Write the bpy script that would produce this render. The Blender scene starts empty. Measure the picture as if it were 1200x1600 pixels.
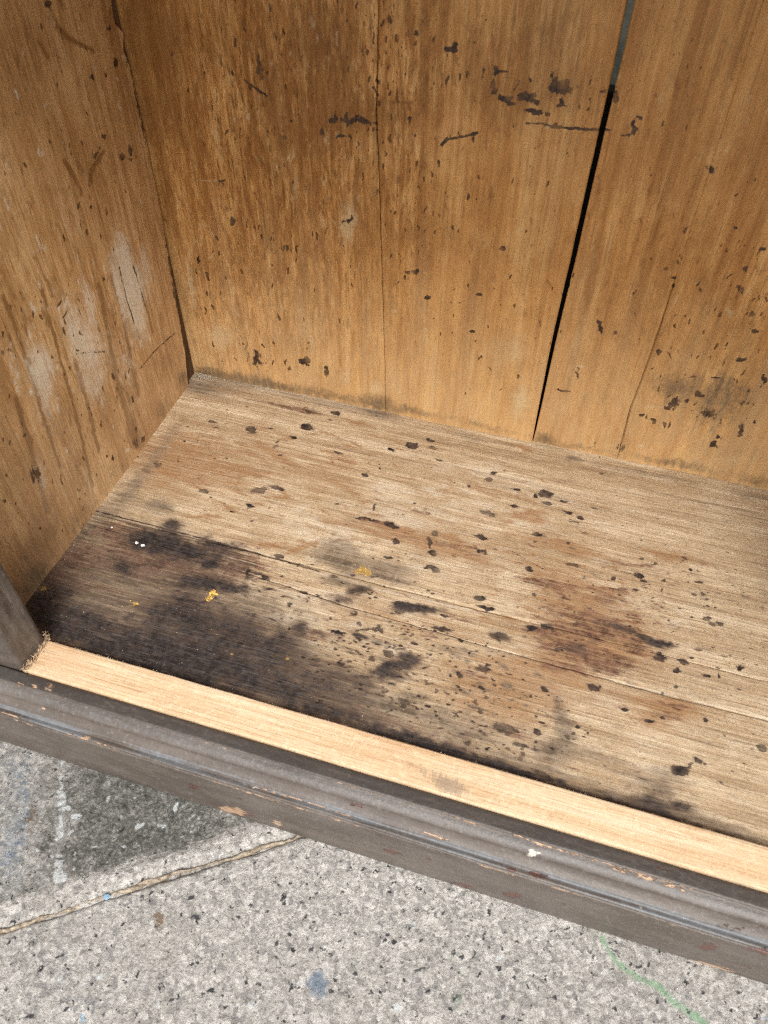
import bpy, math, random
import numpy as np
from mathutils import Matrix, Vector

S = bpy.context.scene
COL = S.collection
rng = np.random.default_rng(7)
random.seed(5)

# ------------------------------------------------------------------ camera
# world: origin at the cabinet's back-left bottom corner, X along its width, Y into its depth, Z up, metres
M = [[0.957106, 0.289572, 0.009822], [0.221281, -0.708666, -0.669946], [-0.187037, 0.643383, -0.742345]]
cd = bpy.data.cameras.new("camera")
cam = bpy.data.objects.new("camera", cd); COL.objects.link(cam)
right, up, back = Vector(M[0]), -Vector(M[1]), -Vector(M[2])
mw = Matrix.Identity(4)
for i in range(3):
    mw[i][0], mw[i][1], mw[i][2] = right[i], up[i], back[i]
mw[0][3], mw[1][3], mw[2][3] = 0.45056, -0.69185, 0.69
cam.matrix_world = mw
cd.sensor_fit = 'HORIZONTAL'; cd.sensor_width = 5.6; cd.lens = 5.6 * 1231.18 / 1200
cd.clip_start = 0.01; cd.clip_end = 200
cd.dof.use_dof = True; cd.dof.focus_distance = 0.93; cd.dof.aperture_fstop = 2.2
S.camera = cam
S.render.resolution_x, S.render.resolution_y = 768, 1024

# ------------------------------------------------------------------ light
SUN_EL, SUN_AZ = math.radians(52), math.radians(159)      # azimuth clockwise from +Y: the light comes over the photographer
w = bpy.data.worlds.new("World"); S.world = w; w.use_nodes = True
nt = w.node_tree; nt.nodes.clear()
sky = nt.nodes.new('ShaderNodeTexSky'); sky.sky_type = 'NISHITA'; sky.sun_disc = False
sky.sun_elevation = SUN_EL; sky.sun_rotation = SUN_AZ; sky.air_density = 1.0; sky.dust_density = 4.0; sky.ozone_density = 1.0
hs = nt.nodes.new('ShaderNodeHueSaturation'); hs.inputs['Saturation'].default_value = 0.30
bg = nt.nodes.new('ShaderNodeBackground'); bg.inputs['Strength'].default_value = 0.15
out = nt.nodes.new('ShaderNodeOutputWorld')
nt.links.new(sky.outputs[0], hs.inputs['Color']); nt.links.new(hs.outputs[0], bg.inputs[0]); nt.links.new(bg.outputs[0], out.inputs[0])
sl = bpy.data.lights.new("sun", 'SUN'); sl.energy = 1.5; sl.angle = math.radians(14); sl.color = (1, 0.965, 0.91)
so = bpy.data.objects.new("sun", sl); COL.objects.link(so)
so.rotation_euler = Vector((math.sin(SUN_AZ) * math.cos(SUN_EL), math.cos(SUN_AZ) * math.cos(SUN_EL), math.sin(SUN_EL))).to_track_quat('Z', 'Y').to_euler()
S.view_settings.view_transform = 'Standard'; S.view_settings.look = 'None'
S.view_settings.exposure = 0.62; S.view_settings.gamma = 1
S.render.engine = 'CYCLES'; S.cycles.pixel_filter_type = 'BLACKMAN_HARRIS'; S.cycles.filter_width = 1.15
S.cycles.use_denoising = False

# ------------------------------------------------------------------ measured stains, and contact shade painted along floor edges (millimetres on each surface)
FLOOR_STAINS_SHADE = {'black': [(417.6,-396.0,37.0,-0.0,-0.1,-5.7,0.8),(472.1,-398.4,35.7,-0.7,-0.5,-5.6,0.7),(529.7,-399.2,34.5,-0.7,-0.7,-4.9,0.7),(435.2,-377.4,15.9,1.8,0.3,-4.7,0.5),(334.3,-364.3,34.2,0.3,0.9,-11.2,0.5),(499.2,-369.8,12.5,1.4,-0.0,-5.8,0.45),(87.2,-263.4,27.8,0.7,3.5,-11.0,1),(124.7,-264.1,34.2,0.8,1.8,-6.2,0.7),(361.0,-331.2,13.8,5.8,2.1,-5.5,1),(369.4,-318.1,10.4,1.0,0.6,-4.7,1),(351.2,-342.4,10.3,1.0,0.5,-3.8,1),(358.7,-266.1,17.9,3.5,0.9,-4.4,1),(388.5,-279.7,8.3,0.8,0.2,-2.1,1),(344.6,-263.5,7.4,0.7,0.4,-3.0,1),(300.2,-259.8,9.5,3.0,1.7,-5.1,0.8),(292.7,-276.5,12.4,1.1,0.8,-4.4,0.6),(281.6,-318.0,8.4,0.8,0.7,-3.4,0.6),(508.8,-263.7,13.7,1.2,-0.0,-5.7,0.7),(543.1,-228.1,17.3,-0.1,-0.3,-3.8,0.6),(567.2,-233.3,15.7,-1.5,-0.5,-2.9,0.8),(587.6,-234.9,11.3,1.0,-0.2,-2.9,0.9),(468.6,-254.1,5.2,1.6,0.6,-3.5,0.8),(530.8,-276.6,9.0,0.8,-0.1,-3.4,0.5),(263.4,-319.9,5.6,-0.5,0.5,-8.2,0.7),(423.8,-398.8,31.5,0.0,-0.1,-4.5,0.8),(466.6,-397.2,35.9,-0.7,-0.3,-3.9,0.7),(379.2,-397.7,32.3,-0.0,0.1,-4.6,0.9),(600.0,-397.5,33.2,-0.0,-0.7,-3.8,0.8),(87.2,-385.4,69.8,1.0,6.9,-21.6,0.75),(118.4,-346.0,50.2,5.0,9.8,-27.0,0.5),(202.7,-384.9,71.9,1.0,3.9,-18.5,0.7),(216.5,-315.6,23.1,7.2,11.5,-27.0,0.5),(29.7,-358.1,35.1,-5.7,4.4,-22.8,0.8),(40.2,-305.9,61.3,3.2,9.8,-25.2,0.45),(139.9,-266.3,47.2,2.1,4.9,-17.1,0.6),(297.7,-362.3,40.7,0.4,1.9,-16.4,0.5),(249.7,-349.5,35.5,3.6,4.7,-19.5,0.5),(84.7,-261.5,27.9,0.6,4.8,-15.0,1),(70.4,-263.3,9.8,0.2,3.2,-9.5,1),(145.5,-247.9,23.4,0.0,1.6,-6.4,0.8),(89.7,-237.2,10.0,1.9,2.8,-6.5,0.85),(69.5,-303.5,8.1,0.3,2.3,-6.7,1),(149.1,-297.0,26.8,3.5,3.3,-9.5,1),(176.4,-292.6,21.5,2.9,1.4,-4.4,0.9),(155.4,-336.1,27.6,8.6,9.1,-18.5,1),(143.6,-380.9,58.9,0.8,3.4,-12.7,0.95),(189.8,-357.3,30.2,3.1,5.8,-19.5,0.8),(61.7,-365.2,43.3,-1.9,1.5,-5.3,0.8),(28.5,-377.7,21.0,-4.9,1.3,-12.7,0.8),(219.2,-344.6,37.5,-3.3,1.8,-17.2,0.6),(216.4,-373.8,54.1,0.6,1.9,-10.1,0.85),(61.0,-386.3,38.6,0.6,2.7,-7.7,0.9),(149.1,-273.7,6.7,0.2,1.0,-3.8,1),(188.8,-269.8,2.4,0.8,2.6,-5.9,1),(174.2,-397.1,36.2,-0.0,1.6,-7.3,0.9),(125.4,-395.0,37.2,-0.0,2.0,-7.4,0.9),(280.2,-387.6,45.9,0.7,1.3,-9.6,0.75),(331.4,-390.9,33.4,0.6,0.6,-7.1,0.7),(383.5,-393.4,27.0,0.5,0.2,-4.6,0.7),(250.2,-335.0,11.1,-3.1,-1.4,-15.5,0.5),(363.8,-263.8,17.9,3.5,0.7,-3.6,1),(344.8,-264.2,6.1,0.5,0.4,-3.0,0.7),(361.6,-331.0,12.8,5.4,1.8,-4.9,0.8),(354.7,-340.0,11.4,1.2,0.4,-3.2,0.7),(366.6,-319.0,6.9,0.7,0.4,-3.3,0.7),(258.7,-316.2,4.4,-0.4,0.4,-6.2,0.7),(301.5,-257.8,8.7,5.0,1.7,-3.5,0.8),(589.5,-388.4,17.6,2.0,-0.5,-6.0,0.8),(610.3,-386.4,11.5,0.2,-0.8,-4.4,0.7),(597.2,-375.1,7.4,2.3,0.5,-7.6,0.5),(584.8,-235.1,9.1,0.8,-0.3,-3.7,1),(561.1,-231.4,19.8,-1.4,-0.3,-2.2,0.6),(434.6,-398.4,20.9,-0.4,-0.2,-3.4,0.6),(560.2,-399.0,24.2,0.0,-0.5,-3.3,0.6),(643.8,-397.1,36.9,-0.0,-0.6,-2.7,0.5),(499.0,-401.4,30.0,-0.5,-0.4,-3.3,0.5)],'red': [(544.7,-243.9,48.5,1.0,-0.6,-7.3,0.55),(512.4,-268.3,39.7,1.1,-0.3,-6.3,0.5),(494.5,-225.6,26.7,-0.1,-0.4,-7.6,0.5),(539.5,-277.4,33.2,0.3,-0.6,-6.9,0.5),(484.2,-197.0,30.5,-0.4,-0.2,-5.6,0.45),(565.1,-207.6,34.9,-0.4,-0.6,-5.4,0.3),(421.7,-390.6,47.7,-0.1,-0.2,-8.1,0.6),(504.0,-399.9,55.1,0.0,-0.6,-5.5,0.6),(340.1,-381.9,50.3,0.7,0.9,-12.0,0.5),(50.1,-285.6,55.2,2.6,8.6,-23.0,0.6),(131.3,-277.5,73.7,3.5,5.9,-19.8,0.6),(44.9,-337.5,41.7,-3.6,5.5,-21.0,0.5),(143.2,-258.3,54.2,2.3,2.9,-10.2,1),(181.7,-266.1,16.5,0.7,1.5,-6.1,1),(47.9,-255.8,23.7,2.0,2.9,-7.2,0.9),(113.0,-290.0,46.2,4.1,3.4,-9.7,0.8),(20.3,-308.7,20.2,1.8,3.9,-8.9,0.9),(14.9,-334.6,20.6,0.0,3.7,-9.9,0.7),(259.7,-374.0,35.2,0.4,1.3,-8.7,0.6),(278.4,-321.2,14.1,6.0,2.6,-5.8,0.9),(297.4,-267.1,10.4,9.2,4.3,-6.2,0.7),(525.2,-233.6,26.2,2.3,-0.2,-8.2,1),(546.5,-232.3,21.8,-0.6,-0.6,-5.2,1),(507.3,-265.6,12.4,3.8,0.9,-6.9,0.8),(542.1,-269.7,25.7,1.3,-0.5,-7.0,1),(562.3,-245.7,11.3,1.0,-0.6,-10.1,0.7),(497.7,-288.2,19.1,0.2,-0.3,-5.5,0.8),(471.0,-201.1,18.4,-0.2,-0.1,-3.2,0.9),(529.7,-198.2,13.2,2.6,0.2,-5.5,0.8),(383.7,-179.9,26.0,0.8,0.3,-4.2,0.5),(333.2,-142.4,11.7,-0.3,0.2,-2.7,0.9),(329.8,-180.6,39.9,1.1,0.4,-3.4,0.6),(552.2,-148.3,28.5,6.1,0.1,-2.5,0.8),(598.5,-296.5,15.9,0.9,-0.4,-3.3,0.8),(597.5,-308.9,11.5,0.7,-0.5,-3.8,0.6),(410.4,-344.1,11.1,1.1,0.4,-5.0,0.4),(424.3,-316.4,17.0,1.7,0.5,-6.6,0.5),(471.4,-366.3,13.7,1.5,0.1,-5.3,0.6),(139.0,-26.1,38.7,-0.1,0.9,-3.8,0.9),(157.1,-24.1,17.6,-0.1,1.1,-5.0,0.9),(309.2,-352.0,23.4,0.1,0.9,-8.9,0.4),(461.3,-200.0,18.5,-0.2,-0.1,-2.4,0.9),(512.6,-223.9,13.0,1.1,-0.1,-7.6,0.6),(509.6,-247.4,23.1,0.0,-0.4,-5.9,0.7),(428.0,-234.5,14.6,-0.0,0.0,-3.8,0.5),(266.3,-177.5,20.5,0.6,0.6,-3.5,0.5),(146.6,-133.3,5.5,9.1,6.8,-7.0,0.5),(390.3,-261.8,24.2,0.1,0.2,-4.4,0.4)],'grey': [(78.5,-310.7,100.1,5.3,18.2,-51.0,0.9),(140.0,-361.8,120.0,1.0,10.4,-39.4,0.9),(256.7,-381.7,81.8,1.1,3.8,-24.5,0.8),(18.7,-329.3,36.7,-9.3,6.1,-55.4,0.8),(264.4,-217.1,16.8,5.2,4.1,-11.9,1),(280.7,-231.1,31.5,-0.1,1.3,-10.3,1),(318.3,-233.7,25.7,-0.1,0.9,-8.6,1),(278.8,-255.1,23.0,1.0,1.0,-6.1,0.8),(285.9,-275.5,14.6,2.9,1.7,-6.5,0.8),(328.4,-223.0,16.8,-0.1,0.5,-5.6,0.7),(504.0,-323.1,3.7,1.2,1.1,-7.4,0.8),(507.4,-334.8,5.8,1.8,1.3,-9.1,0.8),(513.9,-349.0,8.9,2.7,1.7,-11.7,0.8),(506.5,-372.2,10.2,3.1,1.5,-10.1,0.9),(530.5,-364.8,30.9,2.2,-0.5,-8.2,0.5),(449.5,-366.9,42.7,3.0,0.3,-15.5,0.45),(578.1,-371.5,29.9,2.2,-1.2,-11.4,0.5),(78.3,-335.1,93.3,0.2,13.2,-41.9,0.75),(27.2,-343.0,35.4,11.0,25.3,-40.4,0.7),(81.7,-376.2,69.3,4.6,9.7,-25.9,0.8),(238.3,-367.0,83.7,0.8,5.4,-31.7,0.7),(336.3,-370.3,62.3,0.7,1.3,-17.2,0.6),(233.8,-310.3,44.1,-0.2,4.7,-28.1,0.4),(11.2,-23.3,41.7,1.9,4.9,-13.9,0.8),(49.4,-3.4,50.1,2.1,3.0,-9.4,0.7),(168.3,-5.7,64.6,-0.5,1.5,-6.9,0.55),(22.9,-125.2,7.7,-3.8,-2.1,-54.0,0.5),(23.1,-199.9,9.8,-4.4,-2.0,-48.4,0.6),(13.7,-260.9,15.6,-6.5,-1.0,-29.5,0.6),(66.4,-220.9,22.7,1.8,3.8,-10.2,0.7),(240.8,-3.9,20.4,-0.2,0.9,-5.7,0.8),(344.8,-12.6,67.2,1.3,0.5,-5.5,0.5),(549.8,-14.4,68.5,-0.4,-0.3,-5.2,0.5),(672.6,-11.9,26.0,-0.2,-0.9,-6.2,0.6),(342.8,-203.1,14.2,1.1,1.5,-11.5,0.4),(391.4,-291.3,53.0,2.8,0.9,-14.0,0.25),(652.6,-42.6,38.5,0.0,-2.7,-19.7,0.3),(677.2,-124.7,18.2,3.5,-5.5,-68.3,0.35),(340.5,-307.1,35.5,3.4,2.0,-13.7,0.2),(475.1,-14.3,11.3,0.5,0.1,-5.3,0.7),(383.9,-374.7,65.9,0.8,0.3,-8.4,0.7),(475.6,-388.7,51.5,-0.1,-0.4,-5.1,0.75),(554.5,-392.6,44.1,-0.1,-0.7,-4.4,0.8),(638.9,-392.4,41.9,-0.1,-1.0,-4.3,0.8),(598.5,-370.9,19.9,6.1,0.8,-13.7,0.5)],'tan': [(472.2,-308.4,44.7,2.5,-0.1,-17.2,0.7),(455.2,-340.0,32.8,3.4,0.6,-15.0,0.5),(488.5,-183.3,30.9,0.9,-0.2,-13.1,0.6),(337.2,-182.8,46.3,1.4,1.3,-11.9,0.5),(409.0,-173.8,129.0,3.6,2.4,-50.9,0.3),(531.7,-233.1,69.6,2.9,-2.9,-52.2,0.5),(397.1,-289.6,117.7,6.1,2.6,-41.9,0.3),(32.1,-155.4,60.5,4.0,17.9,-47.4,0.4),(558.1,-118.5,113.5,1.9,-2.5,-35.8,0.25),(479.7,-144.7,42.2,0.9,-0.1,-7.9,0.9),(583.0,-126.7,27.4,1.9,-0.5,-7.9,0.8),(504.8,-210.7,36.0,2.9,-0.1,-17.1,0.8),(504.9,-256.2,34.6,3.1,-0.1,-17.3,0.9),(545.4,-250.9,34.1,3.1,-0.9,-21.6,0.8),(498.0,-290.2,28.0,0.3,-0.5,-9.5,0.8),(593.1,-297.5,29.8,1.7,-1.0,-9.2,1),(583.0,-317.2,15.8,1.6,-0.6,-7.6,0.9),(606.4,-324.8,15.6,4.8,0.9,-18.0,0.3),(409.7,-341.1,33.4,3.4,1.6,-19.0,0.5),(469.3,-354.7,26.8,2.8,0.5,-15.8,0.5),(336.1,-178.7,53.1,1.5,1.1,-10.3,0.6),(307.5,-100.7,18.4,1.1,1.0,-6.8,0.5),(394.9,-185.2,38.6,1.2,0.4,-6.7,0.5),(274.0,-179.7,40.9,1.2,1.4,-8.7,0.5),(216.6,-267.8,39.0,1.8,1.7,-7.6,0.5),(36.2,-132.2,53.7,3.4,14.4,-39.2,0.4),(126.4,-103.9,92.0,1.1,7.9,-30.2,0.4),(95.5,-156.7,67.3,1.5,8.4,-28.0,0.5),(48.4,-171.5,37.1,2.6,10.2,-27.6,0.4),(344.9,-279.7,60.8,3.0,1.3,-11.5,0.4),(545.9,-361.3,41.0,2.8,-1.1,-14.7,0.4),(233.9,-102.8,51.4,0.6,5.3,-29.5,0.35),(473.3,-314.8,44.4,4.4,0.5,-19.6,0.35),(216.8,-139.3,43.2,0.9,3.7,-18.7,0.4)],'pale': [(146.8,-137.5,9.0,-0.0,1.1,-4.8,1),(156.0,-150.2,11.8,-0.0,0.9,-3.7,1),(172.1,-158.4,14.5,0.0,0.6,-2.8,1),(248.5,-187.7,47.9,1.4,1.5,-8.6,0.8),(241.8,-208.1,40.5,1.4,1.3,-6.7,0.7),(265.6,-153.8,55.8,1.3,1.2,-7.2,0.6),(323.9,-159.5,40.6,1.0,0.9,-8.0,0.7),(359.2,-134.3,95.2,1.8,1.4,-16.4,0.6),(386.3,-65.6,84.9,0.4,1.2,-20.2,0.5),(519.6,-152.5,13.8,1.0,-0.1,-5.1,1),(541.0,-207.3,8.3,0.7,-0.3,-9.3,0.9),(565.1,-207.6,52.0,-3.0,-1.5,-10.8,0.6),(424.7,-186.3,38.0,1.2,0.2,-6.6,0.7),(379.4,-217.2,37.8,1.4,0.4,-4.8,0.6),(36.9,-287.9,17.7,1.6,2.6,-6.1,0.5),(105.8,-322.6,39.2,2.2,1.7,-5.0,0.5),(177.1,-316.3,19.3,-0.1,0.8,-3.5,0.4),(250.3,-285.7,38.2,0.4,1.4,-8.8,0.8),(240.9,-311.9,18.4,1.8,2.0,-8.4,0.9),(269.6,-336.2,12.2,-1.1,0.3,-5.3,0.8),(286.6,-268.1,5.9,1.8,1.2,-3.6,1),(342.5,-313.7,35.6,0.6,0.6,-6.8,0.5),(466.3,-275.4,28.8,0.2,-0.2,-8.5,0.8),(490.6,-316.1,27.5,2.7,0.1,-10.4,0.8),(545.3,-305.8,27.0,1.5,-0.7,-9.1,0.6),(565.3,-343.4,46.4,3.1,-0.8,-8.5,0.5),(420.6,-294.5,5.6,1.7,0.9,-4.0,0.9),(285.7,-362.6,23.4,0.2,0.6,-5.0,0.4),(570.7,-278.0,27.2,0.2,-0.8,-6.8,0.4),(627.6,-336.1,30.2,2.0,-1.8,-12.0,0.4),(73.0,-158.5,12.9,36.4,3.1,-2.4,0.5),(49.9,-196.6,7.2,20.8,3.1,-2.2,0.5),(71.0,-32.6,49.4,-0.1,1.3,-4.5,0.5),(265.8,-60.1,119.6,0.4,2.2,-14.6,0.4),(473.5,-79.1,94.5,0.7,-0.1,-19.4,0.4),(400.0,-124.4,2.7,0.2,0.1,-1.4,1),(400.2,-157.8,3.3,0.2,0.1,-1.7,1),(425.1,-104.0,2.7,0.2,0.1,-1.1,1),(296.8,-114.3,42.5,0.6,0.9,-6.7,0.5),(135.4,-377.7,18.7,0.2,0.7,-2.6,0.2)],'spot': [(464.9,-361.0,8.0,0.4,-0.1,-4.8,1),(491.5,-355.9,5.3,0.3,-0.1,-3.0,1),(479.5,-371.6,7.9,0.4,-0.1,-2.6,1),(482.4,-382.0,3.1,0.2,-0.1,-2.9,1),(437.5,-382.8,4.2,0.2,0.0,-2.9,1),(523.7,-341.0,2.1,0.1,-0.1,-1.8,1),(532.2,-344.5,1.6,0.1,-0.1,-1.3,1),(521.4,-348.5,1.6,0.1,-0.1,-1.3,1),(533.3,-298.3,6.6,0.2,-0.2,-3.3,1),(561.0,-313.2,3.2,0.1,-0.2,-1.6,1),(580.8,-317.2,4.7,0.2,-0.2,-1.6,1),(592.2,-310.5,2.6,0.1,-0.2,-1.7,1),(491.4,-313.9,3.8,0.1,-0.1,-2.6,1),(433.5,-310.1,6.8,0.2,0.1,-3.3,1),(416.8,-322.1,3.4,0.1,0.1,-2.6,1),(502.9,-392.9,9.6,-2.3,-1.0,-3.3,1),(442.7,-271.0,9.8,-1.6,-0.7,-5.7,1),(469.2,-254.0,4.1,0.1,-0.1,-3.3,1),(481.4,-247.2,5.9,0.1,-0.1,-4.4,1),(454.4,-185.5,3.1,0.0,-0.0,-3.3,1),(537.4,-171.4,2.6,0.0,-0.2,-2.5,1),(561.4,-159.8,5.5,0.0,-0.2,-2.5,1),(565.5,-165.2,3.0,0.0,-0.2,-1.7,1),(558.6,-179.6,4.8,0.0,-0.2,-2.4,1),(584.3,-159.4,1.8,0.0,-0.2,-2.0,1),(583.8,-171.0,0.9,0.3,0.2,-4.0,1),(627.3,-192.9,4.0,0.0,-0.5,-3.1,1),(637.3,-195.1,3.4,0.0,-0.4,-2.5,1),(631.5,-198.4,3.4,0.0,-0.3,-2.3,1),(607.2,-248.1,5.0,0.1,-0.4,-2.8,1),(602.6,-258.6,4.4,0.1,-0.5,-3.5,1),(585.1,-249.3,6.2,1.9,0.3,-4.9,0.8),(620.2,-231.4,3.9,0.1,-0.3,-2.2,1),(657.5,-240.3,3.2,0.1,-0.6,-3.6,1),(614.0,-168.0,3.5,0.0,-0.3,-2.0,1),(622.4,-165.4,4.1,0.0,-0.3,-2.5,1),(625.5,-170.1,2.3,0.0,-0.2,-1.6,1),(456.0,-136.8,7.2,-0.2,-0.0,-2.7,1),(562.1,-137.5,2.5,-0.0,-0.2,-2.6,1),(575.6,-140.2,1.8,-0.0,-0.2,-1.9,1),(602.4,-123.2,2.5,-0.0,-0.2,-1.8,1),(608.6,-137.6,2.4,-0.0,-0.2,-1.7,1),(497.1,-167.2,7.5,0.0,-0.1,-2.5,1),(618.9,-151.1,4.2,-0.0,-0.2,-1.7,1),(627.3,-302.3,2.1,0.1,-0.4,-2.2,1),(627.2,-257.2,4.3,0.1,-0.2,-1.4,1),(638.2,-253.8,0.9,0.3,0.1,-3.4,1),(609.3,-355.1,8.6,1.3,-0.3,-4.1,1),(622.7,-342.3,5.0,0.5,-0.3,-3.0,1),(616.8,-348.8,3.4,3.4,0.8,-1.2,1),(296.1,-46.1,6.7,-0.2,0.6,-5.3,1),(313.6,-31.6,5.2,-0.1,0.3,-2.8,1),(318.2,-43.7,5.9,0.3,0.4,-2.6,0.8),(275.1,-60.5,5.2,-0.1,0.3,-2.1,1),(330.1,-60.8,4.4,-0.1,0.2,-2.1,1),(391.7,-74.3,4.2,-0.1,0.1,-3.0,1),(394.4,-63.1,4.4,2.7,0.8,-2.3,0.7),(372.1,-89.7,2.1,-0.0,0.1,-1.9,1),(421.4,-80.4,4.8,-0.1,0.0,-2.0,1),(453.8,-77.3,8.2,-0.1,-0.0,-5.9,1),(443.5,-82.5,2.7,-0.0,0.0,-3.4,1),(457.9,-89.9,7.4,-0.1,-0.0,-1.9,1),(481.7,-97.9,4.5,-1.4,-0.5,-2.8,1),(493.6,-100.9,5.3,-0.1,-0.1,-2.4,1),(489.1,-107.9,6.6,-0.1,-0.0,-1.7,1),(353.9,-168.6,4.3,0.0,0.3,-3.9,1),(351.7,-181.0,1.8,1.2,3.7,-8.4,1),(359.0,-193.7,4.6,0.0,0.3,-4.2,1),(317.6,-190.7,4.0,0.0,0.4,-3.8,1),(307.9,-169.2,8.1,0.0,0.5,-4.4,1),(316.8,-213.0,4.6,0.1,0.3,-2.4,1),(405.0,-176.8,5.8,0.0,0.1,-2.5,1),(361.9,-212.6,7.7,0.1,0.2,-3.2,1),(455.0,-185.4,3.1,0.0,-0.0,-3.3,1),(453.9,-148.3,1.9,-0.0,-0.0,-1.7,1),(487.5,-139.6,2.2,-0.0,-0.1,-1.8,1),(415.4,-234.5,6.1,0.1,0.1,-3.1,1),(506.9,-82.4,3.3,-0.1,-0.1,-1.2,1),(508.9,-27.2,2.8,-0.1,-0.1,-1.7,1),(109.1,-76.3,6.3,-0.1,1.5,-5.8,1),(168.7,-52.9,7.9,-0.2,1.1,-5.4,1),(193.8,-19.9,6.4,-0.2,0.7,-3.9,1),(59.9,-77.7,6.5,-0.1,0.9,-3.2,1),(67.8,-85.8,6.3,0.3,0.9,-2.6,0.7),(160.5,-75.1,3.9,-0.1,0.6,-2.7,1),(31.6,-161.9,5.4,0.0,1.3,-3.8,1),(99.3,-184.1,5.9,0.0,0.8,-2.7,1),(156.0,-189.0,5.7,0.0,0.9,-3.7,1),(156.3,-165.3,7.8,4.3,2.3,-4.2,1),(171.0,-155.7,10.2,0.0,0.6,-2.8,1),(217.3,-83.1,7.6,-0.6,0.2,-1.6,1),(259.7,-108.4,4.4,-0.0,0.4,-2.5,1),(140.9,-201.5,2.9,0.0,0.4,-1.4,1),(129.3,-68.8,3.9,0.2,0.6,-2.1,0.7),(280.2,-170.3,19.1,0.9,0.2,-1.3,1),(282.7,-151.4,1.3,-0.3,-0.2,-6.2,1),(147.4,-91.7,2.4,-0.7,0.6,-9.0,0.7),(43.8,-118.6,2.4,-0.0,0.4,-1.4,1),(166.9,-207.5,2.1,0.0,0.4,-1.7,1),(400.0,-124.4,8.1,-0.1,0.1,-3.1,1),(400.2,-157.8,7.2,0.0,0.1,-3.1,1),(425.1,-104.0,5.4,-0.1,0.0,-2.3,1),(474.6,-81.7,4.0,-0.1,-0.0,-2.3,1),(465.1,-215.1,2.7,0.0,-0.0,-2.0,1),(387.2,-279.4,8.9,0.8,0.2,-1.9,1),(330.6,-296.9,3.6,0.1,0.4,-3.5,1),(423.7,-243.7,9.7,0.2,0.0,-2.0,1),(336.6,-330.4,4.4,1.4,1.1,-3.5,0.8),(242.5,-294.4,3.5,1.1,1.4,-3.5,0.7),(257.5,-287.4,1.0,0.0,0.2,-1.2,1),(296.3,-311.2,7.4,-0.8,0.1,-2.4,1),(317.6,-326.4,10.1,-0.0,0.1,-1.0,1),(344.4,-273.7,4.3,0.1,0.2,-1.7,1),(350.6,-320.4,5.9,0.2,0.2,-2.7,1),(287.1,-345.0,8.9,0.2,0.4,-2.6,0.6),(311.0,-343.2,8.8,0.2,0.5,-3.9,0.6),(374.9,-362.9,7.8,0.8,0.6,-4.9,0.6),(354.8,-360.0,5.6,0.6,0.4,-3.1,0.6),(304.3,-286.1,2.3,0.7,1.6,-4.9,0.8),(210.5,-244.3,5.3,0.1,0.5,-2.4,1),(208.5,-272.8,4.7,-1.4,-0.1,-2.9,1),(222.6,-266.0,2.6,0.1,0.3,-1.5,1),(189.1,-270.5,2.5,0.5,2.1,-6.0,1),(250.5,-277.7,4.5,0.1,0.3,-1.5,1),(673.8,-316.0,4.0,0.2,-0.6,-3.1,1),(620.4,-419.4,2.3,0.1,-0.3,-1.5,1),(312.4,-297.3,3.0,0.1,0.3,-2.1,1),(270.8,-251.0,3.9,0.1,0.4,-2.3,1)],'yellow': [(296.5,-236.3,6.1,1.9,1.7,-5.3,0.9),(167.6,-305.8,3.9,0.1,0.9,-3.6,1),(167.0,-313.1,2.6,0.1,0.9,-3.6,1),(101.3,-338.2,3.4,3.2,1.6,-1.7,0.8),(599.9,-369.3,2.0,0.6,0.2,-2.7,0.42),(599.2,-383.8,2.5,0.8,0.2,-3.2,0.45),(263.3,-352.3,2.2,0.7,0.7,-1.9,0.8),(8.2,-349.7,3.5,1.1,1.7,-2.7,0.8),(302.7,-236.9,3.9,0.1,0.4,-3.1,1),(212.2,-361.8,2.8,0.9,1.1,-2.5,0.6)]}
FLOOR_STROKES = {'spot': [([(3.9,-244.3),(78.6,-244.3),(187.0,-246.4),(256.8,-249.5)],1.17),([(523.6,-159.8),(552.0,-160.2),(568.1,-166.9)],0.6),([(222.7,-249.1),(266.5,-238.9)],0.46),([(434.2,-167.7),(469.0,-181.0)],0.43)],'pale': [([(257.6,-251.7),(324.2,-253.2),(418.9,-250.6)],1.47),([(222.5,-282.4),(333.5,-283.9),(456.6,-287.0),(571.4,-287.2),(679.6,-284.9)],1.09)],'red': [([(271.3,-171.2),(312.8,-169.5)],2.0)]}
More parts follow.
